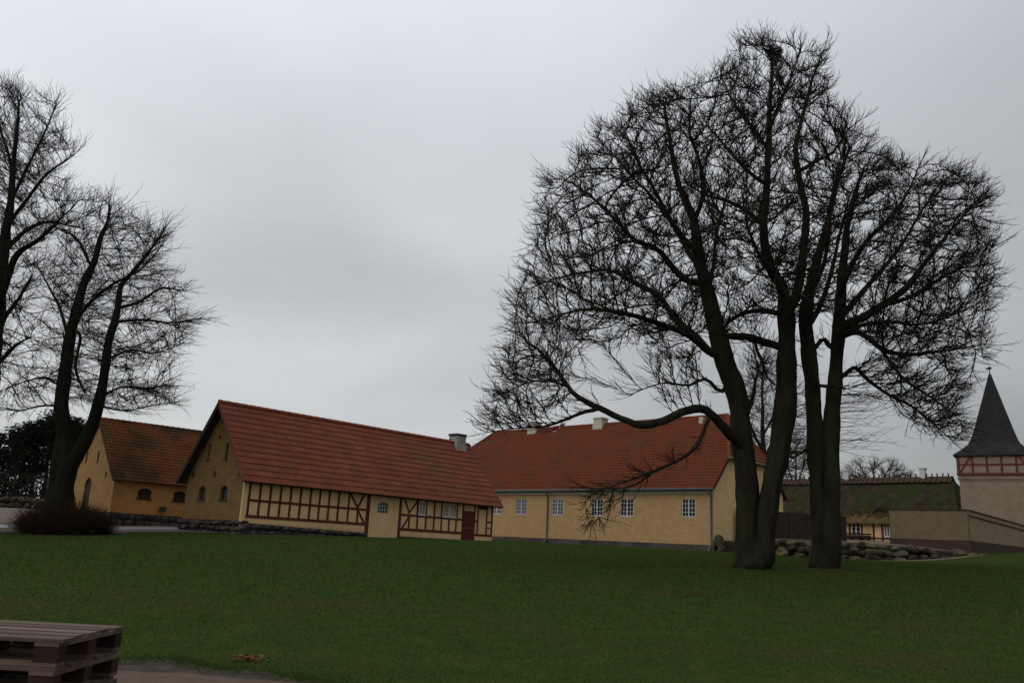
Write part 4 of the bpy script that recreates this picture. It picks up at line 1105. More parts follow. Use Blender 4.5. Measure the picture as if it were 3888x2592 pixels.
def limb3d(spec, Y0, mpp):
    """spec: list of (dx, dy, half width in px, depth offset in m) -> (n,4) points with radius"""
    pts = []
    for q in spec:
        dx, dy, w = q[:3]; yo = q[3] if len(q) > 3 else 0
        p = at(dx, dy, Y0 + yo); pts.append((*p, w * mpp))
    L = sum(np.linalg.norm(np.array(pts[i + 1][:3]) - np.array(pts[i][:3])) for i in range(len(pts) - 1))
    r = smooth_path(pts, max(6, int(L / .28)))
    r[:, :3] += np.convolve(rng.normal(0, 1, len(r) + 8), np.ones(5) / 5, 'same')[4:-4, None] * rng.normal(0, .05, 3)[None] * np.linspace(.2, 1, len(r))[:, None]
    return r

def colonize(seeds_pos, seeds_par, attr, step, infl, kill, iters, up_bias=.0, wob=.25, inertia=.6, nseed_out=.35, out_c=None, out_w=.3):
    pos = list(seeds_pos); par = list(seeds_par)
    Pn = np.array(pos); act = attr.copy()
    dv = np.zeros((len(Pn), 3))
    for i in range(len(Pn)):
        if par[i] >= 0: q = Pn[i] - Pn[par[i]]; dv[i] = q / (np.linalg.norm(q) + 1e-9) * nseed_out / max(inertia, 1e-6)
    D = np.full(len(act), 1e9); Ix = np.zeros(len(act), int)
    def upd(newp, base):
        nonlocal D, Ix
        for s in range(0, len(newp), 400):
            q = newp[s:s + 400]
            d = (act ** 2).sum(1)[:, None] - 2 * act @ q.T + (q ** 2).sum(1)[None]
            j = d.argmin(1); m_ = d[np.arange(len(act)), j]
            k = m_ < D; D = np.where(k, m_, D); Ix = np.where(k, base + s + j, Ix)
    upd(Pn, 0)
    nch = {}
    for it in range(iters):
        keep = D > kill * kill
        act, D, Ix = act[keep], D[keep], Ix[keep]
        if not len(act): break
        w = D < infl * infl
        if not w.any(): break
        idx = Ix[w]; v = act[w] - Pn[idx]; v /= np.linalg.norm(v, axis=1, keepdims=True) + 1e-9
        un, inv = np.unique(idx, return_inverse=True)
        acc = np.zeros((len(un), 3)); np.add.at(acc, inv, v)
        acc /= np.linalg.norm(acc, axis=1, keepdims=True) + 1e-9
        acc += inertia * dv[un] + rng.normal(0, wob, acc.shape); acc[:, 2] += up_bias
        if out_c is not None:
            q = Pn[un] - out_c; acc += out_w * q / (np.linalg.norm(q, axis=1, keepdims=True) + 1e-9)
        acc /= np.linalg.norm(acc, axis=1, keepdims=True) + 1e-9
        ok = np.array([nch.get(int(u), 0) < 3 for u in un])
        if not ok.any(): break
        un, acc = un[ok], acc[ok]
        for u in un: nch[int(u)] = nch.get(int(u), 0) + 1
        newp = Pn[un] + acc * step
        base = len(Pn); Pn = np.concatenate([Pn, newp]); dv = np.concatenate([dv, acc]); par += [int(u) for u in un]
        upd(newp, base)
    return Pn, np.array(par)

def build_tree(root_specs, outline_pts, Y0, mpp, names, mats, step=.3, infl=3.2, kill=.5, iters=110, tip_r=.009, expo=2.35, lat=(1.5, .6, 1.2), sub=(1, .22, .5), up_bias=.04, twig_up=.5, lat_r=.015, twig_r=.0085, wob=.10, droop=0.0, inertia=1.1, twig_max=.05, out_bias=.16):
    """root_specs: per tree {'trunk': [specs], 'limb': [specs]} ; returns nothing, makes parts under the given things"""
    pos, par, rmin, owner = [], [], [], []
    chains = []
    allp = np.zeros((0, 3))
    for ti, rs in enumerate(root_specs):
        first = True
        for kind in ('trunk', 'limb'):
            for spec in rs[kind]:
                P4 = limb3d(spec, Y0 + rs.get('dy', 0), mpp)
                start = len(pos)
                own = [i for i in range(start) if owner[i] == ti]
                if own:
                    A = np.array([pos[i] for i in own]); pi = own[int(np.linalg.norm(A - P4[0, :3], axis=1).argmin())]
                    P4[0, :3] = pos[pi]; P4[1:3, :3] = P4[1:3, :3] * np.array([[.6], [.85]]) + (np.array(pos[pi]) + (P4[3, :3] - np.array(pos[pi])) * np.array([[.33], [.66]])) * np.array([[.4], [.15]])
                else: pi = -1
                chains.append((ti, kind, P4))
                for i, q in enumerate(P4):
                    pos.append(q[:3]); par.append(pi if i == 0 else start + i - 1); rmin.append(q[3]); owner.append(ti)
    # nothing grows from the lowest trunk
    nseed = len(pos)
    lo_, hi_ = outline_pts.min(0), outline_pts.max(0)
    oc = np.array([outline_pts[:, 0].mean(), outline_pts[:, 1].mean(), lo_[2] + .18 * (hi_[2] - lo_[2])])
    Pn, Pr = colonize(pos, par, outline_pts, step, infl, kill, iters, up_bias, wob, inertia, out_c=oc)
    n = len(Pn)
    own = np.zeros(n, int); own[:nseed] = owner
    for i in range(nseed, n): own[i] = own[Pr[i]]
    acc = np.zeros(n); nchild = np.zeros(n, int)
    for i in range(n - 1, nseed - 1, -1):
        if nchild[i] == 0: acc[i] = tip_r ** expo
        acc[Pr[i]] += acc[i]; nchild[Pr[i]] += 1
    rad = acc ** (1 / expo)
    rad[:nseed] = np.array(rmin)
    # child radius may not exceed its parent's
    for i in range(nseed, n): rad[i] = min(rad[i], rad[Pr[i]] * .8 if Pr[i] < nseed else rad[Pr[i]])
    dirs = np.zeros((n, 3)); k = Pr >= 0; dirs[k] = Pn[k] - Pn[Pr[k]]
    dirs /= np.linalg.norm(dirs, axis=1, keepdims=True) + 1e-9
    for ti, root in enumerate(names):
        # hand-set trunk and limbs as smooth tubes
        tr = MB()
        for (t_, kind, P4) in chains:
            if t_ != ti: continue
            big = P4[:, 3].max()
            nn = 34 if kind == 'trunk' else 12
            mb = tr if kind == 'trunk' else MB()
            i0 = len(mb.v)
            mb.tube([q[:3] for q in P4], [q[3] for q in P4], nn)
            V = np.array(mb.v[i0:]).reshape(len(P4), nn, 3); c = P4[:, None, :3]
            ang = np.arange(nn) * 2 * math.pi / nn
            ph = rng.uniform(0, 6, 3)
            lump = 1 + .05 * np.sin(ang * 3 + ph[0])[None] + .035 * np.sin(ang * 5 + ph[1])[None] + .04 * np.sin(np.arange(len(P4)) * .9 + ph[2])[:, None] + rng.normal(0, .018, (len(P4), nn))
            V = c + (V - c) * lump[..., None]
            if kind == 'trunk':
                rg = rng.normal(0, 1, (len(P4), nn)); acc_ = rg[0].copy()
                for q_ in range(len(P4)):
                    acc_ = acc_ * .86 + rg[q_] * .5; lump[q_] = 1 + (lump[q_] - 1) * 1.3 + .035 * acc_
                for q_ in range(min(6, len(P4))):
                    f_ = math.exp(-q_ * .9); lump[q_] += f_ * (.16 * np.maximum(0, np.sin(ang * 4 + ph[0])) + .10 * np.maximum(0, np.sin(ang * 7 + ph[1])) - .04)
                V = c + (np.array(mb.v[i0:]).reshape(len(P4), nn, 3) - c) * lump[..., None]
            mb.v[i0:] = [tuple(v) for v in V.reshape(-1, 3)]
            if kind == 'limb': mb.build('limb', mats['bark'], root, smooth=True)
        tr.build('trunk', mats['bark'], root, smooth=True)
        sel = (own == ti) & (np.arange(n) >= nseed)
        idx = np.where(sel)[0]
        P1 = Pn[idx]; P0 = Pn[Pr[idx]]; R1 = rad[idx]; R0 = np.minimum(rad[Pr[idx]], R1 * 1.35)
        ext = (P1 - P0) * .06
        bigm = R1 > .035
        parts = [tube_np(P0[bigm] - ext[bigm], P1[bigm] + ext[bigm], R0[bigm], R1[bigm], 6), tube_np(P0[~bigm] - ext[~bigm], P1[~bigm] + ext[~bigm], R0[~bigm], R1[~bigm], 4)]
        parts = [q for q in parts if len(q[0])]
        # side shoots, and the twigs on them; all sweep outwards and turn up at the tips
        lat_n, l0, l1 = lat
        k_ = int(lat_n); cand = idx[rad[idx] < twig_max]
        cand = np.concatenate([np.repeat(cand, k_), cand[rng.uniform(0, 1, len(cand)) < lat_n - k_], np.repeat(idx[nchild[idx] == 0], 3)])
        lseed = np.array([i for i in range(nseed) if own[i] == ti and rmin[i] < .11], int)
        cand = np.concatenate([cand, np.repeat(lseed, 2)]) if len(lseed) else cand
        def grow_set(a, d, ln, r0, r1, seg, ang, upw, wobble):
            m_ = len(a)
            p = np.cross(d, rng.normal(0, 1, (m_, 3))); p[:, 2] *= .5; p /= np.linalg.norm(p, axis=1, keepdims=True) + 1e-9
            an = rng.normal(ang, .22, m_)[:, None]
            d = d * np.cos(an) + p * np.sin(an); d /= np.linalg.norm(d, axis=1, keepdims=True) + 1e-9
            ends = []
            for s_ in range(seg):
                q = a - oc; q[:, 2] *= .6; d = d + rng.normal(0, wobble, d.shape) + out_bias * q / (np.linalg.norm(q, axis=1, keepdims=True) + 1e-9); d[:, 2] += upw * (s_ + .5) / seg - droop * (s_ == 0)
                d /= np.linalg.norm(d, axis=1, keepdims=True)
                b_ = a + d * (ln / seg)[:, None]
                f0, f1 = s_ / seg, (s_ + 1) / seg
                parts.append(tube_np(a, b_, np.full(m_, r0 + (r1 - r0) * f0), np.full(m_, r0 + (r1 - r0) * f1), 3))
                ends.append((b_, d.copy())); a = b_
            return ends
        m_ = len(cand)
        ln = rng.uniform(l0, l1, m_) * np.clip(rng.normal(1, .25, m_), .5, 1.6)
        ends = grow_set(Pn[cand], np.where(np.abs(dirs[cand]).sum(1, keepdims=True) > 0, dirs[cand], np.array([[0, 0, 1.]])), ln, lat_r, lat_r * .5, 4, .60, twig_up * .3, .075)
        s_n, s0, s1 = sub
        A = np.concatenate([e[0] for e in ends]); Dd = np.concatenate([e[1] for e in ends])
        A = np.repeat(A, s_n, axis=0); Dd = np.repeat(Dd, s_n, axis=0)
        kk = rng.uniform(0, 1, len(A)) < .85; A, Dd = A[kk], Dd[kk]
        grow_set(A, Dd, rng.uniform(s0, s1, len(A)), twig_r, twig_r * .45, 2, .7, twig_up * .7, .09)
        print('CROWN', root.name, len(idx), m_, len(A), sum(len(q[1]) for q in parts))
        V, Fq = join(parts)
        link('crown', mesh_from('crown', V, Fq, mats['twig']), root)
    return Pn, own

def zr(x, y): return (1058.7 + .6558 * x, 30.2 + .6558 * y)          # a zoomed view of the right clump -> photo px
def zl(x, y): return (x * .5786, 121 + .5786 * y)
def Z1(pts): return [(*zr(x, y), *r) for x, y, *r in pts]
def Z7(pts): return [(*zl(x, y), *r) for x, y, *r in pts]

t1 = ground_hit(1738, 1304); t2 = ground_hit(1900, 1302)
TY = float(t1[1]); mpp = K / F * TY
T1 = {'trunk': [
    [(1720, 1311, 33, .1), (1720, 1296, 27, 0), (1719, 1240, 23.5, 0), (1718, 1170, 23, 0), (1715, 1090, 24, 0), (1704, 1006, 23, .1), (1699, 941, 22, .2), (1687, 886, 22, .3), (1669, 840, 23, .3), (1650, 771, 20, .3), (1629, 686, 17, .2), (1604, 588, 13, .0), (1593, 502, 10, -.2), (1560, 424, 7, -.3), (1543, 345, 5, -.4), (1526, 240, 3, -.5)],
    [(1755, 1311, 32, -.3), (1756, 1296, 25.5, -.3), (1757, 1240, 22, -.3), (1763, 1170, 21, -.3), (1775, 1100, 22, -.2), (1788, 1047, 23.5, -.2), (1805, 921, 24.5, -.1), (1808, 793, 20, 0), (1806, 720, 20, 0), (1796, 660, 13, 0), (1764, 601, 11, .3), (1754, 522, 9.5, .5), (1760, 437, 8.5, .6), (1764, 358, 7.5, .7), (1767, 260, 6, .7), (1773, 171, 4, .8), (1769, 110, 2, .9)]],
  'limb': [
    Z1([(880, 1210, 9, 0), (830, 1140, 9, .4), (760, 1080, 8, 1.0), (690, 990, 7, 1.6), (600, 940, 6, 2.2), (520, 900, 4, 2.6), (430, 908, 3.2, 3.0), (330, 930, 2.2, 3.2), (240, 960, 1.2, 3.4)]),
    Z1([(880, 1200, 8, 0), (800, 1130, 7.5, -.8), (700, 1090, 6.5, -1.6), (600, 1058, 5, -2.4), (500, 1040, 3.6, -3), (400, 1042, 2.5, -3.4), (250, 1085, 1.2, -3.6)]),
    Z1([(800, 960, 8, 0), (740, 890, 7, -.8), (690, 830, 6, -1.6), (610, 795, 5, -2.2), (550, 735, 4, -2.6), (470, 655, 2.6, -3), (380, 590, 1.3, -3.2)]),
    Z1([(820, 880, 7, 0), (770, 790, 6, 1.0), (720, 710, 5, 1.8), (660, 640, 4, 2.4), (590, 560, 3, 2.8), (520, 480, 1.5, 3)]),
    Z1([(830, 850, 6, 0), (760, 760, 5, -1), (700, 660, 4, -1.8), (640, 560, 3, -2.4), (590, 450, 1.5, -2.8)]),
    Z1([(815, 730, 6, 0), (845, 640, 5, -.6), (835, 520, 4, -1.2), (800, 420, 3, -1.8), (810, 300, 1.5, -2)]),
    Z1([(990, 1520, 11, -.1), (955, 1490, 11, -.5), (920, 1450, 10.5, -1), (885, 1408, 10, -1.4), (850, 1385, 9.5, -1.6), (810, 1384, 9, -1.8), (760, 1402, 9, -2.0), (700, 1430, 8.6, -2.2), (640, 1442, 8.2, -2.4), (570, 1425, 7, -2.5), (510, 1395, 6.5, -2.6), (440, 1363, 6, -2.7), (385, 1325, 5, -2.7), (345, 1262, 4, -2.7), (290, 1200, 3, -2.7), (225, 1150, 1.5, -2.7)]),
    Z1([(490, 1388, 4.5, -2.6), (440, 1393, 4, -2.8), (400, 1408, 3.4, -3), (340, 1432, 3, -3.1), (290, 1447, 2.2, -3.1), (200, 1452, 1.6, -3.1), (95, 1467, .9, -3.1)]),
    Z1([(375, 1315, 3.2, -2.7), (330, 1290, 2.8, -2.2), (250, 1290, 2, -1.8), (150, 1330, 1.2, -1.6)]),
    [(1620, 968, 4.5, -1.4), (1612, 1000, 4.2, -1.7), (1595, 1030, 4, -2), (1560, 1056, 3.5, -2.2), (1520, 1074, 3, -2.4), (1480, 1090, 2.6, -2.5), (1430, 1108, 2, -2.6), (1370, 1128, 1.3, -2.6), (1345, 1150, .8, -2.6)],
    [(1500, 1080, 2.2, -2.45), (1460, 1112, 1.9, -2.2), (1400, 1122, 1.3, -2.1), (1330, 1118, .8, -2)],
    [(1688, 880, 6, .3), (1655, 900, 5, .6), (1620, 870, 4, .9), (1580, 885, 3, 1.2), (1520, 880, 2, 1.4), (1450, 905, 1, 1.6)],
    Z1([(1115, 1165, 10, 0), (1060, 1150, 9, .1), (1000, 1132, 8.5, .2), (940, 1130, 8, .3), (880, 1120, 7, .3)]),
    Z1([(1115, 1050, 7, 0), (1060, 1042, 6, -.3), (1000, 1048, 5, -.5), (950, 1070, 4, -.7), (920, 1100, 2.5, -.8)]),
    Z1([(1160, 1040, 12, 0), (1185, 940, 11, .3), (1200, 830, 10, .5), (1208, 700, 9, .6), (1185, 580, 7.5, .6), (1172, 480, 6, .6), (1200, 350, 4.5, .4), (1235, 220, 3, .2), (1270, 130, 1.4, 0)]),
    Z1([(1050, 740, 6, .3), (1000, 690, 5, -.2), (930, 660, 4, -.8), (860, 640, 2.6, -1.2), (790, 590, 1.5, -1.4)]),
    Z1([(1062, 600, 6, .5), (1020, 565, 5, 0), (985, 530, 4, -.5), (930, 470, 3, -1), (870, 400, 1.5, -1.2)]),
    Z1([(1075, 480, 5, .6), (1020, 400, 4, 1.4), (960, 320, 3, 2), (910, 220, 1.5, 2.4)]),
    Z1([(1190, 560, 5, .6), (1240, 520, 4.4, .2), (1300, 490, 3.5, -.4), (1350, 420, 2, -.8), (1400, 380, 1.2, -1)]),
    Z1([(1080, 420, 4, .7), (1110, 330, 3.5, -.2), (1150, 240, 2.6, -.8), (1190, 130, 1.4, -1)]),
    Z1([(1020, 1165, 4, .2), (1055, 1220, 3.6, .1), (1065, 1270, 3, 0), (1095, 1300, 2, -.1)]),
    [(1715, 960, 6, -.2), (1728, 925, 5, -.5), (1735, 890, 4, -.6), (1740, 860, 2.5, -.6)],
    Z1([(850, 1020, 6, .2), (880, 900, 5, 1.6), (900, 760, 4, 2.6), (930, 640, 2, 3.2)]),
    Z1([(1130, 1000, 6, 0), (1090, 920, 5, -1.6), (1040, 840, 4, -2.8), (1000, 740, 2, -3.4)]),
  ]}
T2 = {'trunk': [
    [(1889, 1309, 35, 0), (1889, 1294, 28, 0), (1888, 1240, 24, 0), (1884, 1170, 22, 0), (1878, 1090, 20.5, 0), (1871, 1000, 20, 0), (1868, 941, 17, 0), (1864, 878, 17, 0), (1856, 806, 17, .1), (1850, 729, 15, .2), (1866, 640, 12, .4), (1892, 540, 8.5, .6), (1920, 430, 6, .8), (1950, 340, 3, 1)],
    [(1908, 1309, 32, -.25), (1907, 1294, 26, -.25), (1906, 1240, 23, -.25), (1906, 1170, 22, -.25), (1907, 1090, 20, -.2), (1908, 1000, 20, -.15), (1911, 941, 18, -.1), (1918, 878, 16, -.1), (1921, 813, 14.5, 0), (1924, 770, 15, 0), (1928, 706, 13, .1), (1934, 620, 10, 0), (1944, 530, 7.5, -.1), (1962, 450, 5.5, -.3), (1985, 385, 3, -.4)]],
  'limb': [
    Z1([(1315, 1110, 12, 0), (1360, 1085, 11, -.2), (1410, 1065, 10, -.5), (1480, 1020, 9, -.8), (1560, 965, 7.5, -1), (1620, 880, 6, -1.2), (1680, 800, 4.5, -1.4), (1750, 720, 3, -1.6), (1830, 640, 1.4, -1.6)]),
    Z1([(1320, 1080, 8, .1), (1370, 1020, 7.5, 1), (1420, 960, 6.5, 1.8), (1490, 880, 5, 2.4), (1550, 800, 4, 2.8), (1610, 700, 2.8, 3), (1680, 590, 1.4, 3.2)]),
    Z1([(1320, 1000, 7, .1), (1360, 900, 6.5, -1.2), (1420, 800, 5.2, -2.2), (1480, 740, 4, -2.8), (1550, 650, 2.8, -3.2), (1600, 540, 1.3, -3.4)]),
    Z1([(1330, 1130, 8, -.1), (1380, 1115, 7.5, -1), (1430, 1140, 6.5, -1.8), (1480, 1180, 5.6, -2.4), (1560, 1196, 4.6, -2.8), (1640, 1190, 3.2, -3), (1740, 1175, 1.8, -3), (1840, 1160, 1, -3)]),
    Z1([(1330, 1290, 6, 0), (1355, 1258, 5.6, .3), (1385, 1242, 5, .6), (1430, 1285, 4.4, .9), (1500, 1335, 3.8, 1.1), (1570, 1372, 3, 1.2), (1630, 1415, 2, 1.2), (1710, 1490, 1, 1.2)]),
    Z1([(1340, 1110, 6, .1), (1420, 1090, 5, 1.2), (1500, 1080, 4, 2.2), (1600, 1090, 3, 2.8), (1720, 1060, 1.8, 3.2), (1830, 1010, 1, 3.4)]),
    Z1([(1480, 1020, 6, -.8), (1560, 1000, 5, -1.6), (1650, 950, 4, -2), (1740, 900, 2.6, -2.2), (1850, 880, 1.2, -2.4)]),
    Z1([(1290, 1180, 6, 0), (1270, 1140, 6, .1), (1235, 1180, 5, .1)]),
    Z1([(1215, 1100, 7, .1), (1260, 1020, 6, 1.4), (1300, 900, 5, 2.4), (1330, 760, 3.6, 3), (1370, 620, 1.6, 3.4)]),
    Z1([(1225, 980, 6, .2), (1270, 880, 5, -1), (1290, 760, 4, -2), (1300, 640, 2.6, -2.6), (1330, 520, 1.3, -3)]),
    Z1([(1470, 1180, 4, -2.3), (1510, 1230, 3.6, -2.6), (1560, 1290, 2.8, -2.8), (1640, 1340, 1.8, -3), (1740, 1420, .9, -3)]),
    [(1858, 884, 4, -.5), (1890, 886, 4.2, -.9), (1925, 888, 3.6, -1.2), (1948, 893, 1.2, -1.5)],
    [(1852, 1030, 3.5, .1), (1838, 1040, 3, .2), (1820, 1050, 2, .3), (1800, 1046, 1.2, .4)],
  ], 'dy': float(t2[1] - t1[1])}
out_main = [zr(*q) for q in [(170, 960), (200, 880), (235, 690), (255, 590), (330, 520), (400, 410), (470, 375), (555, 310), (620, 240), (670, 200), (740, 225), (800, 245), (870, 230), (865, 130), (960, 90), (1020, 45), (1080, 30), (1145, 85), (1200, 130), (1290, 95), (1310, 190), (1345, 300), (1430, 390), (1500, 440), (1560, 485), (1620, 530), (1700, 480), (1760, 520), (1850, 560), (1905, 660), (1920, 740), (1900, 850), (1910, 930), (1870, 1050), (1880, 1150), (1820, 1230), (1800, 1330), (1750, 1400), (1745, 1470), (1690, 1510), (1560, 1470), (1480, 1400), (1400, 1290), (1350, 1190), (1280, 1150), (1130, 1120), (960, 1180), (900, 1250), (840, 1310), (700, 1300), (620, 1230), (540, 1180), (480, 1230), (440, 1330), (300, 1400), (180, 1460), (40, 1480), (80, 1400), (90, 1320), (120, 1210), (130, 1090)]]
low_left = [zr(*q) for q in [(60, 1480), (90, 1330), (140, 1200), (260, 1140), (340, 1180), (400, 1300), (470, 1370), (400, 1400), (300, 1440), (180, 1470)]]
droop_c = [(1330, 1100), (1420, 1060), (1540, 1035), (1600, 1010), (1590, 1060), (1500, 1110), (1440, 1170), (1380, 1215), (1330, 1180)]
low_right = [zr(*q) for q in [(1380, 1250), (1500, 1250), (1700, 1250), (1760, 1330), (1745, 1470), (1690, 1525), (1640, 1500), (1560, 1470), (1450, 1350)]]
inner = [zr(*q) for q in [(880, 760), (1040, 760), (1090, 1000), (1080, 1290), (960, 1330), (900, 1100)]]
attr = np.concatenate([
    scatter_outline(out_main, 6100, TY, 6.0, 330, 32), scatter_outline(low_left, 170, TY - 2.7, 2.2, 60, 16),
    scatter_outline(droop_c, 25, TY - 2.4, 1.2, 50), scatter_outline(low_right, 110, TY + .6, 2.6, 60), scatter_outline(inner, 70, TY + 1, 4, 120)])
n1_ = thing('bare_tree', 'large bare tree with mossy twin stems and a long low bent bough', 'tree', tuple(t1), 0, 'large bare trees on the lawn')
n2_ = thing('bare_tree', 'large dark forked bare tree nearer the tower, its crown broad to the right', 'tree', tuple(t2), 0, 'large bare trees on the lawn')
# part meshes are made in world space; the things stand at their bases
def rebase(root):
    m_ = Matrix.Translation(root.location).inverted()
    for c in root.children: c.matrix_parent_inverse = m_
Pn, own = build_tree([T1, T2], attr, TY, mpp, [n1_, n2_], {'bark': M['bark'], 'twig': M['twig']}, tip_r=.0215, lat=(2.0, .42, .95), sub=(1, .2, .42), lat_r=.0155, twig_r=.0105, kill=.66, step=.28, infl=3.6, iters=130, twig_max=.06)
rebase(n1_); rebase(n2_)

for tp_, rr_ in ((t1, 1.55), (t2, 1.6)):
    Vd = []; nd, kd = 40, 8
    for q_ in range(kd):
        for w_ in range(nd):
            a_ = 2 * math.pi * w_ / nd; r_ = rr_ * q_ / (kd - 1) * (1 + .22 * math.sin(a_ * 3 + rr_ * 9) + .12 * math.sin(a_ * 7 + 1) + random.uniform(-.05, .05)) + .01
            x_, y_ = tp_[0] + .1 + math.cos(a_) * r_ * 1.25, tp_[1] + math.sin(a_) * r_; Vd.append((x_, y_, zg1(x_, y_) + .012))
    Fd = [[q_ * nd + w_, q_ * nd + (w_ + 1) % nd, (q_ + 1) * nd + (w_ + 1) % nd, (q_ + 1) * nd + w_] for q_ in range(kd - 1) for w_ in range(nd)]
    link('bare_soil', mesh_from('bare_soil', Vd, Fd, M['soil_leafy'], True), None, kind='structure')
# long thin shoots sprouting from the right-hand big tree's trunk
parts = []
for k in range(60):
    side = 1 if k < 42 else -1
    y0 = random.uniform(905, 1045); a = at(1918 if side > 0 else 1850, y0, TY - .1)
    l = random.uniform(1.0, 2.6) * (1 if side > 0 else .5); d = np.array([side, random.uniform(-.5, .4), random.uniform(-.12, .22)])
    for s in range(5):
        d2 = d + np.array([0, random.gauss(0, .12), random.gauss(.03, .1)]); d2 /= np.linalg.norm(d2); b_ = a + d2 * l / 5
        parts.append(tube_np(a[None], b_[None], np.array([.012 * (1 - s * .15)]), np.array([.012 * (1 - (s + 1) * .15)]), 3)); 
        if s > 0 and random.random() < .8:
            e = b_ + np.array([side * .3, random.gauss(0, .2), random.gauss(.05, .15)]) * random.uniform(.6, 1.4); parts.append(tube_np(b_[None], e[None], np.array([.008]), np.array([.004]), 3))
        a = b_
V, Fq = join(parts); ob = link('trunk_shoots', mesh_from('trunk_shoots', V, Fq, M['twig']), n2_, kind='stuff'); ob.matrix_parent_inverse = Matrix.Translation(n2_.location).inverted()

# a nest near the top
nb = at(1779, 119, TY + .7)
parts = []
for k in range(170):
    th_ = random.uniform(0, 6.28); rr = random.uniform(.1, .36); z = random.uniform(-.28, .18); c = nb + np.array([math.cos(th_) * rr, math.sin(th_) * rr, z])
    d = np.array([-math.sin(th_), math.cos(th_), random.gauss(0, .25)]) * random.uniform(.15, .3); parts.append(tube_np((c - d)[None], (c + d)[None], np.array([.012]), np.array([.008]), 3))
V, Fq = join(parts); nest = link('bird_nest', mesh_from('bird_nest', V - nb, Fq, M['twig']), None, label='dark twig nest in the highest top of the left big tree', category='nest'); nest.location = nb

# --- left trees
LY = 42.5; mpl = K / F * LY
LT1 = {'trunk': [
    [(134, 1224, 38, 0), (136, 1190, 31, 0), (139, 1122, 25, 0), (144, 1071, 24, 0), (150, 1019, 20, 0), (148, 975, 16, 0), (142, 931, 15, 0), (159, 786, 12, .2), (173, 728, 11, .3), (191, 653, 9, .4), (214, 601, 7, .4), (231, 549, 5.5, .4), (248, 510, 3.4, .3), (252, 470, 1.8, .2)],
    [(143, 1220, 24, -.2), (144, 1160, 19, -.2), (149, 1110, 18, -.2), (160, 1071, 17, -.25), (176, 1045, 15.5, -.3), (191, 1019, 14.5, -.3), (207, 985, 13.5, -.3), (222, 943, 12.5, -.3), (237, 873, 10, -.2), (249, 786, 9, 0), (266, 728, 7.5, .2), (278, 659, 5.5, .3), (301, 630, 4.5, .3), (347, 572, 3, .3), (382, 520, 1.5, .3)]],
  'limb': [
    Z7([(360, 850, 4, .4), (320, 760, 3.4, 1), (270, 715, 2.5, 1.4), (200, 690, 1.3, 1.6)]),
    Z7([(490, 1010, 4, .2), (560, 985, 3.2, -.6), (640, 935, 2.5, -1.2), (720, 945, 1.4, -1.6)]),
    Z7([(440, 1070, 4, .1), (560, 1060, 3.2, .8), (680, 1070, 2.2, 1.2), (800, 1055, 1.1, 1.4)]),
    Z7([(300, 1060, 5, .2), (380, 970, 4, -.8), (460, 910, 3, -1.4), (560, 860, 2, -1.8), (650, 760, 1, -2)]),
    Z7([(240, 1330, 3, 0), (180, 1290, 2.4, .4), (80, 1310, 1.5, .8), (10, 1340, .8, 1)]),
    Z7([(245, 1400, 2.6, 0), (170, 1400, 2.2, -.6), (90, 1420, 1.3, -1)]),
    Z7([(390, 1380, 3, -.3), (470, 1330, 2.4, .4), (580, 1330, 1.6, .8), (680, 1320, .8, 1)]),
    Z7([(390, 1400, 2.6, -.3), (500, 1420, 2, -.8), (600, 1400, 1.2, -1.2), (690, 1390, .7, -1.4)]),
    Z7([(275, 1150, 4, .2), (240, 1020, 3.4, 1), (200, 940, 2.5, 1.6), (150, 850, 1.2, 2)]),
    Z7([(420, 1220, 3, -.2), (520, 1180, 2.4, -1), (620, 1190, 1.6, -1.6), (730, 1150, .9, -1.8)]),
    Z7([(330, 1100, 3.4, 0), (300, 1250, 3, -.5), (340, 1350, 2.4, -.6)]),
  ]}
out_l1 = [zl(*q) for q in [(345, 520), (400, 545), (480, 555), (580, 640), (650, 670), (710, 740), (690, 850), (770, 950), (825, 1060), (770, 1150), (710, 1260), (705, 1400), (620, 1480), (430, 1450), (300, 1470), (150, 1430), (-60, 1470), (-40, 1300), (60, 1100), (140, 950), (120, 800), (180, 640), (260, 560)]]
LT0 = {'trunk': [
    [(-100, 1228, 46, 0), (-94, 1190, 38, 0), (-76, 1080, 34, 0), (-40, 930, 30, 0), (-20, 800, 22, 0), (-4, 680, 17, .2), (10, 570, 12, .3), (24, 460, 8, .4), (36, 340, 5, .3), (44, 230, 2, .2)]],
  'limb': [
    [(-10, 720, 9, 0), (15, 650, 8, -.6), (40, 585, 7, -1), (85, 550, 5, -1.4), (130, 510, 3, -1.6), (175, 470, 1.3, -1.8)],
    [(8, 580, 6, .2), (60, 530, 5, 1), (110, 510, 3.4, 1.5), (180, 525, 1.5, 1.8)],
    [(-20, 800, 7, 0), (10, 730, 6, .6), (40, 690, 4, 1), (75, 630, 2, 1.2)],
    [(15, 520, 5, .3), (60, 460, 4, -.6), (110, 400, 2.8, -1.2), (170, 355, 1.2, -1.6)],
    [(22, 470, 4.5, .3), (60, 390, 3.6, 1), (100, 310, 2.4, 1.4), (130, 240, 1.2, 1.6)],
    [(30, 400, 4, .3), (10, 320, 3, .3), (-10, 240, 1.5, .2)],
    [(-30, 860, 6, 0), (10, 820, 5, -.8), (40, 790, 3, -1.4), (70, 775, 1.4, -1.6)],
    [(-10, 700, 7, 0), (-60, 600, 6, .8), (-110, 480, 4, 1), (-140, 360, 2, 1)],
    [(-40, 930, 7, 0), (-100, 800, 6, -.8), (-170, 700, 4, -1), (-220, 620, 2, -1)]]}
out_l0 = [(-250, 950), (-280, 700), (-240, 450), (-160, 280), (-60, 160), (5, 165), (60, 195), (100, 225), (135, 260), (150, 300), (188, 350), (165, 400), (178, 455), (205, 490), (175, 560), (130, 600), (110, 690), (90, 780), (80, 870), (50, 950), (-80, 1000)]
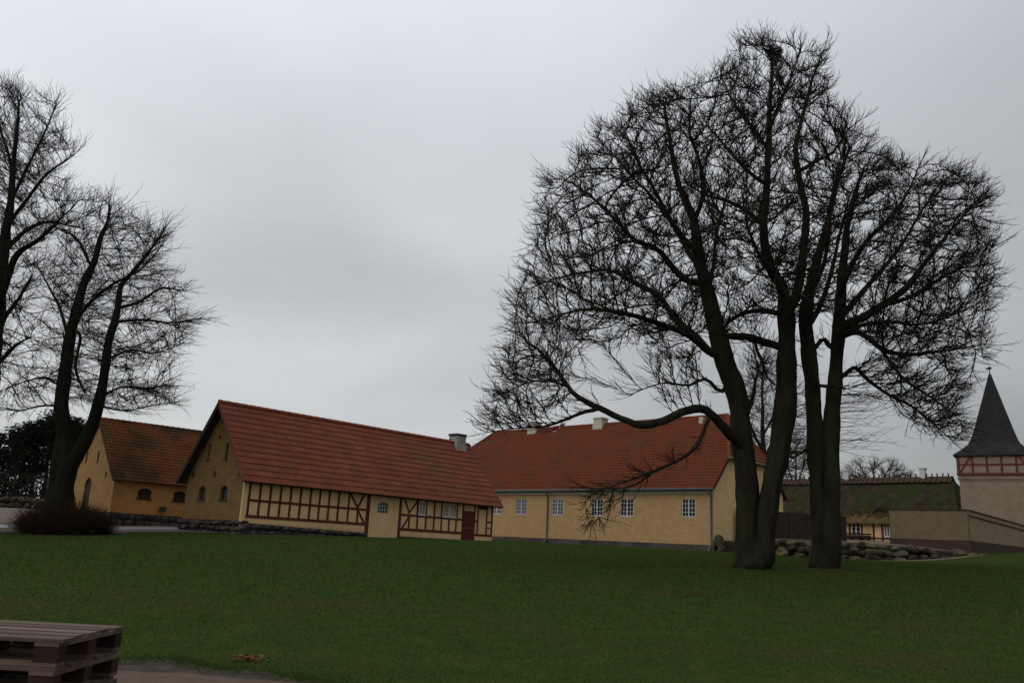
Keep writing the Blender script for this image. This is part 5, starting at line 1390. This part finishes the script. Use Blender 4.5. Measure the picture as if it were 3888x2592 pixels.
attrL = np.concatenate([scatter_outline(out_l1, 1550, LY, 5.0, 170, 42), scatter_outline(out_l0, 2100, LY + .5, 6.0, 200, 26)])
l1p = at(150, 1215, LY); l0p = at(-97, 1222, LY + .5)
l1p[2] = zg1(l1p[0], l1p[1]); l0p[2] = zg1(l0p[0], l0p[1])
m1_ = thing('bare_tree', 'slender bare tree with two upright stems rising out of the brown bush', 'tree', tuple(l1p), 0, 'bare trees on the left')
m0_ = thing('bare_tree', 'tall bare tree cut off by the left edge of the photo', 'tree', tuple(l0p), 0, 'bare trees on the left')
build_tree([LT1, dict(LT0, dy=.5)], attrL, LY, mpl, [m1_, m0_], {'bark': M['bark_green'], 'twig': M['twig']}, tip_r=.017, lat=(1.6, .6, 1.35), sub=(1, .3, .6), lat_r=.0145, twig_r=.0095, kill=.8, step=.36, infl=4.2, twig_up=.22, up_bias=.02)
rebase(m1_); rebase(m0_)

# --- bare trees far behind
def far_tree(name, label, base_px, Y, out, npts, seed_specs, mat_, D=3.5, Rpx=60, group='bare trees behind the farm', **kw):
    b_ = at(base_px[0], base_px[1], Y); b_[2] = zg1(b_[0], b_[1])
    r = thing(name, label, 'tree', tuple(b_), 0, group)
    build_tree([seed_specs], scatter_outline(out, npts, Y, D, Rpx), Y, K / F * Y, [r], {'bark': mat_, 'twig': mat_}, **kw)
    rebase(r)
far_tree('bare_tree', 'fine bare tree behind the hipped end of the yellow house', (1752, 1250), 80, [(1690, 900), (1715, 830), (1760, 800), (1830, 860), (1850, 960), (1850, 1080), (1790, 1090), (1700, 1020)], 900,
    {'trunk': [[(1755, 1255, 9), (1755, 1100, 7), (1752, 1000, 5), (1750, 900, 2.5), (1752, 830, 1)]], 'limb': [[(1754, 1060, 4, 0), (1780, 1000, 3, 1), (1810, 930, 1.2, 2)], [(1753, 1040, 4, 0), (1725, 980, 3, -1), (1705, 910, 1.2, -2)], [(1753, 1000, 3, 0), (1785, 940, 2.2, -1), (1810, 880, 1, -2)]]}, M['twig'], tip_r=.02, lat=(1.3, .7, 1.5), sub=(1, .4, .8), lat_r=.018, twig_r=.013, kill=.75, step=.45, infl=5, iters=60)
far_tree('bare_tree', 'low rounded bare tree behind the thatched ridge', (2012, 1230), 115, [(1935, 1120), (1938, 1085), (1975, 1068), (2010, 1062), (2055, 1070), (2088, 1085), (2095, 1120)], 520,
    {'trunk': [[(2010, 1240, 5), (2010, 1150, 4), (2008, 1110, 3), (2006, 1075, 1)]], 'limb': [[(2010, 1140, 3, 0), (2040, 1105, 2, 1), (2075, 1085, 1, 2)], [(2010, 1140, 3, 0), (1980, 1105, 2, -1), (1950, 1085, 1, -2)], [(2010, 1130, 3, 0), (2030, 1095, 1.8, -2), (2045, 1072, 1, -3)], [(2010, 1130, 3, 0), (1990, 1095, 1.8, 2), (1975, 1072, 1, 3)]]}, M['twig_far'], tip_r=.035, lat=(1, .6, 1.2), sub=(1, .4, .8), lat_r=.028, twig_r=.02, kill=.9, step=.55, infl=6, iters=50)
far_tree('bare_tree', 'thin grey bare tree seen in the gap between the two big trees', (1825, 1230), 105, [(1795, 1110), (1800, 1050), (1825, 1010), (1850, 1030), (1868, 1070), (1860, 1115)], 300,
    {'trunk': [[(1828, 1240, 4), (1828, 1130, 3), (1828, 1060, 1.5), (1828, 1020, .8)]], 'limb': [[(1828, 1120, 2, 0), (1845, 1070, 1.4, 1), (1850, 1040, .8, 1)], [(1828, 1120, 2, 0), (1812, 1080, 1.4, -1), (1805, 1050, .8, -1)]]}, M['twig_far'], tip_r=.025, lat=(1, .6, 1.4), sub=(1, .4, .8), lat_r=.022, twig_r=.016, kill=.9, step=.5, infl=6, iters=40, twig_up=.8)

# --- dark evergreens on the left
def evergreen(dx, Y, top, bot_crown, halfw, label, seed):
    b_ = at(dx, 1170, Y); b_[2] = zg1(b_[0], b_[1]); s = K / F * Y
    r = thing('pine_tree', label, 'tree', tuple(b_), 0, 'dark pines beyond the farmyard')
    ztop_ = at(dx, top, Y)[2] - b_[2]; zlow = at(dx, bot_crown, Y)[2] - b_[2]; rw = halfw * s
    rr = np.random.default_rng(seed)
    mb = MB(); pts = [(0, 0, -.3)] + [(rr.normal(0, .12), rr.normal(0, .12), ztop_ * f) for f in (.25, .5, .75)] + [(0, 0, ztop_ * .93)]
    mb.tube(pts, [.24, .2, .17, .12, .05], 8); mb.build('trunk', M['bark_dark'], r, smooth=True)
    # whorls of boughs carrying needle tufts
    V, Fq = [], []; bp = []
    nb_ = 62
    for k in range(nb_):
        f = rr.uniform(0, 1) ** .8; z = zlow + (ztop_ - zlow) * f
        reach = rw * (1.08 - .75 * f ** 1.6) * rr.uniform(.55, 1.12); a = rr.uniform(0, 6.28)
        p0 = np.array([0, 0, z - .4]); p1 = np.array([math.cos(a) * reach, math.sin(a) * reach, z + rr.uniform(-.2, .7)])
        bp.append((p0, p1))
        nc = 13 + int(reach * 6)
        for c in range(int(nc * 1.7)):
            g_ = rr.uniform(.3, 1.05); q = p0 + (p1 - p0) * g_ + rr.normal(0, .26 + .1 * reach, 3) * np.array([1, 1, .6])
            for w in range(7):
                d = rr.normal(0, 1, 3); d[2] = abs(d[2]) * .7 - .1; d /= np.linalg.norm(d); e = np.cross(d, rr.normal(0, 1, 3)); e /= np.linalg.norm(e) + 1e-9
                l = rr.uniform(.16, .36); i = len(V); V += [q + e * .05, q - e * .05, q + d * l]; Fq.append([i, i + 1, i + 2])
    P0 = np.array([q[0] for q in bp]); P1 = np.array([q[1] for q in bp])
    Vt_, Ft_ = tube_np(P0, P1, np.full(len(bp), .05), np.full(len(bp), .015), 4)
    link('branches', mesh_from('branches', Vt_, Ft_, M['bark_dark']), r)
    link('crown', mesh_from('crown', np.array(V), np.array(Fq), M['needle']), r)
ev = [(6, 92, 985, 1150, 40, 'dark pine at the left end of the pine row'), (34, 88, 970, 1120, 34, 'dark pine with a bushy top, second from the left in the row'), (64, 90, 966, 1100, 34, 'dark pine with gaps under its crown, in the middle of the row'),
      (92, 87, 955, 1090, 32, 'tallest dark pine of the row with a spiky top'), (122, 90, 962, 1080, 30, 'dark pine just left of the bare double-stemmed tree'), (150, 93, 968, 1090, 30, 'dark pine behind the stems of the slender bare tree'), (-40, 93, 1000, 1150, 45, 'dark pine cut by the left edge of the photo'), (182, 96, 985, 1120, 30, 'dark pine behind the tiled barn gable')]
for i, (dx, Yv, tp_, bc, hw, lb) in enumerate(ev): evergreen(dx, Yv, tp_, bc, hw, lb, 40 + i)
# undergrowth below the pines: one dark mass of shoots and leaves
V, Fq = [], []
for k in range(9000):
    dx = random.uniform(-120, 190); Yv = random.uniform(82, 92); q = at(dx, 1165, Yv); q[2] = zg1(q[0], q[1]) + random.uniform(0, 1) ** 1.6 * 3.4
    d = rng.normal(0, 1, 3); d /= np.linalg.norm(d); e = np.cross(d, rng.normal(0, 1, 3)); e /= np.linalg.norm(e); l = random.uniform(.2, .5); i = len(V)
    V += [q + e * .07, q - e * .07, q + d * l]; Fq.append([i, i + 1, i + 2])
link('undergrowth', mesh_from('undergrowth', np.array(V), np.array(Fq), M['needle']), None, kind='stuff')

# --- field stone wall beyond the yard, left
lw = thing('field_wall', 'low pale field stone wall at the far left edge below the pines', 'stone wall', tuple(at(60, 1165, 78)), 0)
lb_ = np.array(lw.location)
for r in range(2):
    dx = -60.0
    while dx < 190:
        q = at(dx, 1160, 78); z = zg1(q[0], 78) ; w = random.uniform(.5, 1.1)
        ob = link('stone', random.choice(BL_WALL), lw); ob.location = (q[0] - lb_[0], random.uniform(-.1, .1), z + .25 + r * .5 - lb_[2]); ob.scale = (w * .58, .4, .32); ob.rotation_euler = (random.uniform(-.2, .2), random.uniform(-.2, .2), random.uniform(-.3, .3))
        dx += w / (K / F * 78) * .95

# --- twiggy bush round the foot of the slender left tree
bc = at(148, 1215, LY - .6); bc[2] = zg1(bc[0], bc[1])
m_ = 4000
th_ = rng.uniform(0, 6.283, m_); rr_ = np.sqrt(rng.uniform(0, 1, m_))
base = np.stack([np.cos(th_) * rr_ * 1.75, np.sin(th_) * rr_ * 1.3, np.full(m_, -.1)], 1)
hh = 1.55 * np.sqrt(np.clip(1 - rr_ ** 2 * .75, 0.05, 1)) * rng.uniform(.4, 1.2, m_)
d = np.stack([np.cos(th_) * rr_ * .55, np.sin(th_) * rr_ * .5, np.ones(m_)], 1) + rng.normal(0, .22, (m_, 3)); d /= np.linalg.norm(d, axis=1, keepdims=True)
parts = []; a = base
for s in range(4):
    d2 = d + rng.normal(0, .22, d.shape); d2 /= np.linalg.norm(d2, axis=1, keepdims=True); b_ = a + d2 * (hh / 4)[:, None]
    parts.append(tube_np(a, b_, np.full(m_, .013 * (1 - s * .18)), np.full(m_, .013 * (1 - (s + 1) * .18)), 3))
    e = b_ + (d2 * .5 + rng.normal(0, .6, d.shape)) * .32; parts.append(tube_np(b_, e, np.full(m_, .008), np.full(m_, .004), 3))
    a = b_; d = d2
V, Fq = join(parts)
bush = link('bush', mesh_from('bush', V, Fq, M['bush']), None, label='dense brown twiggy bush round the foot of the left tree', category='bush'); bush.location = bc

# ------------------------------------------------------------------ pallets at the lower left
PD, PWD, PH = .85, 1.2, .148
pal_r = at(222, 1432, 5.55)
ptop = -.645
labels = ['topmost weathered wooden pallet of the stack at the lower left corner', 'second wooden pallet from the top of the stack at the lower left', 'third wooden pallet from the top, at the bottom edge of the photo', 'fourth wooden pallet down in the stack, below the picture edge', 'fifth wooden pallet down in the stack, below the picture edge', 'lowest wooden pallet of the stack, standing on the path']
zgp = zg1(-2.9, 5.5) + .03
npal = max(3, int((ptop - zgp) / PH + .5)); PH2 = (ptop - zgp) / npal
for i in range(npal):
    z0 = zgp + (npal - 1 - i) * PH2
    p = thing('pallet', labels[min(i, 5)], 'pallet', (pal_r[0] - PWD + random.uniform(-.012, .012), 5.13 + random.uniform(-.015, .015), z0), random.gauss(0, .006), 'stacked wooden pallets')
    fr = ((0, 0, 0), XA, YA, ZA)
    for k in range(5):
        w = .12 if k % 2 else .15; y = k * (PD - .15) / 4 + (.015 if k % 2 else 0)
        jx, jz = random.uniform(-.012, .012), random.uniform(-.003, .001); piece('deck_board', M['pallet'], p, fr, jx, PWD + jx + random.uniform(-.015, .01), y, y + w - random.uniform(0, .012), PH2 - .022 + jz, PH2 - .001 + jz)
    for x in (0, PWD / 2 - .07, PWD - .14):
        piece('stringer', M['pallet'], p, fr, x, x + .14, 0, PD, PH2 - .043, PH2 - .0225)
        for y in (0, PD / 2 - .05, PD - .1):
            piece('block', M['pallet_block'], p, fr, x, x + .14, y + .004, y + .1, .0225, PH2 - .0435)
    for y in (0, PD / 2 - .05, PD - .1):
        piece('bottom_board', M['pallet'], p, fr, 0, PWD, y, y + .1, .001, .022)
# orange-brown dead leaves at the edge of the lawn
lq = ground_hit(575, 1523)
lf = thing('fallen_leaves', 'little heap of orange brown leaves on the edge of the lawn', 'leaves', (lq[0], lq[1], zg1(lq[0], lq[1]) + .02))
for k in range(26):
    mb = MB(); s = random.uniform(.035, .06)
    mb.quad((-s, 0, 0), (-s * .3, -s * .55, .012), (s * .9, 0, 0), (-s * .3, s * .55, .014))
    ob = mb.build('leaf', M['leaf_litter'], lf); ob.location = (random.gauss(0, .13), random.gauss(0, .05), random.uniform(.0, .05)); ob.rotation_euler = (random.uniform(-.5, .5), random.uniform(-.5, .5), random.uniform(0, 6.3))

# ------------------------------------------------------------------ grass blades on the nearer lawn
nb_ = 300000
yy = 9.4 + (57 - 9.4) * rng.uniform(0, 1, nb_) ** 1.8
xx = rng.uniform(-1, 1, nb_) * (.64 * yy + 5)
ne_ = 16000
xe = rng.uniform(-9, 3, ne_); ye = np.interp(xe, [-30, -6, -4.7, -3.9, -3.1, -2.2, -1.5, .5, 4, 30], [10.7, 10.4, 10.2, 10.55, 10.2, 9.8, 9.45, 9.0, 8.7, 8.5]) + np.abs(rng.normal(0, .35, ne_)) - .1 + .12 * np.sin(xe * 5.3) * np.sin(xe * 2.1)
xx = np.concatenate([xx, xe]); yy = np.concatenate([yy, ye]); nb_ += ne_
edge = np.interp(xx, [-30, -6, -4.7, -3.9, -3.1, -2.2, -1.5, .5, 4, 30], [10.7, 10.4, 10.2, 10.55, 10.2, 9.8, 9.45, 9.0, 8.7, 8.5]) + rng.normal(0, .12, nb_)
k = (yy > edge) & (yy < np.interp(xx, [-60, -40, -26, -19, -15, -12, 0, 12, 16, 17, 33, 60], [40, 41, 41.3, 43, 42.5, 43, 56, 58, 57, 55, 55, 56]))
xx, yy = xx[k], yy[k]; n = len(xx)
zz_ = zg(xx, yy)
hgt = rng.uniform(.012, .032, n) * np.clip(yy / 14, .8, 1.5) * np.clip((58 - yy) / 20, .4, 1)
hgt = np.where((yy < edge[k] + .5) & (yy < 12), hgt * rng.uniform(1, 2.2, n), hgt); an = rng.uniform(0, 6.283, n); w = .003 + .0005 * yy
V = np.zeros((n, 3, 3))
V[:, 0] = np.stack([xx + np.cos(an) * w, yy + np.sin(an) * w, zz_ - .005], 1); V[:, 1] = np.stack([xx - np.cos(an) * w, yy - np.sin(an) * w, zz_ - .005], 1)
V[:, 2] = np.stack([xx - np.sin(an) * hgt * 1.3, yy + np.cos(an) * hgt * 1.3, zz_ + hgt], 1)
link('grass', mesh_from('grass', V.reshape(-1, 3), np.arange(n * 3).reshape(-1, 3), M['blade']), None, kind='stuff')
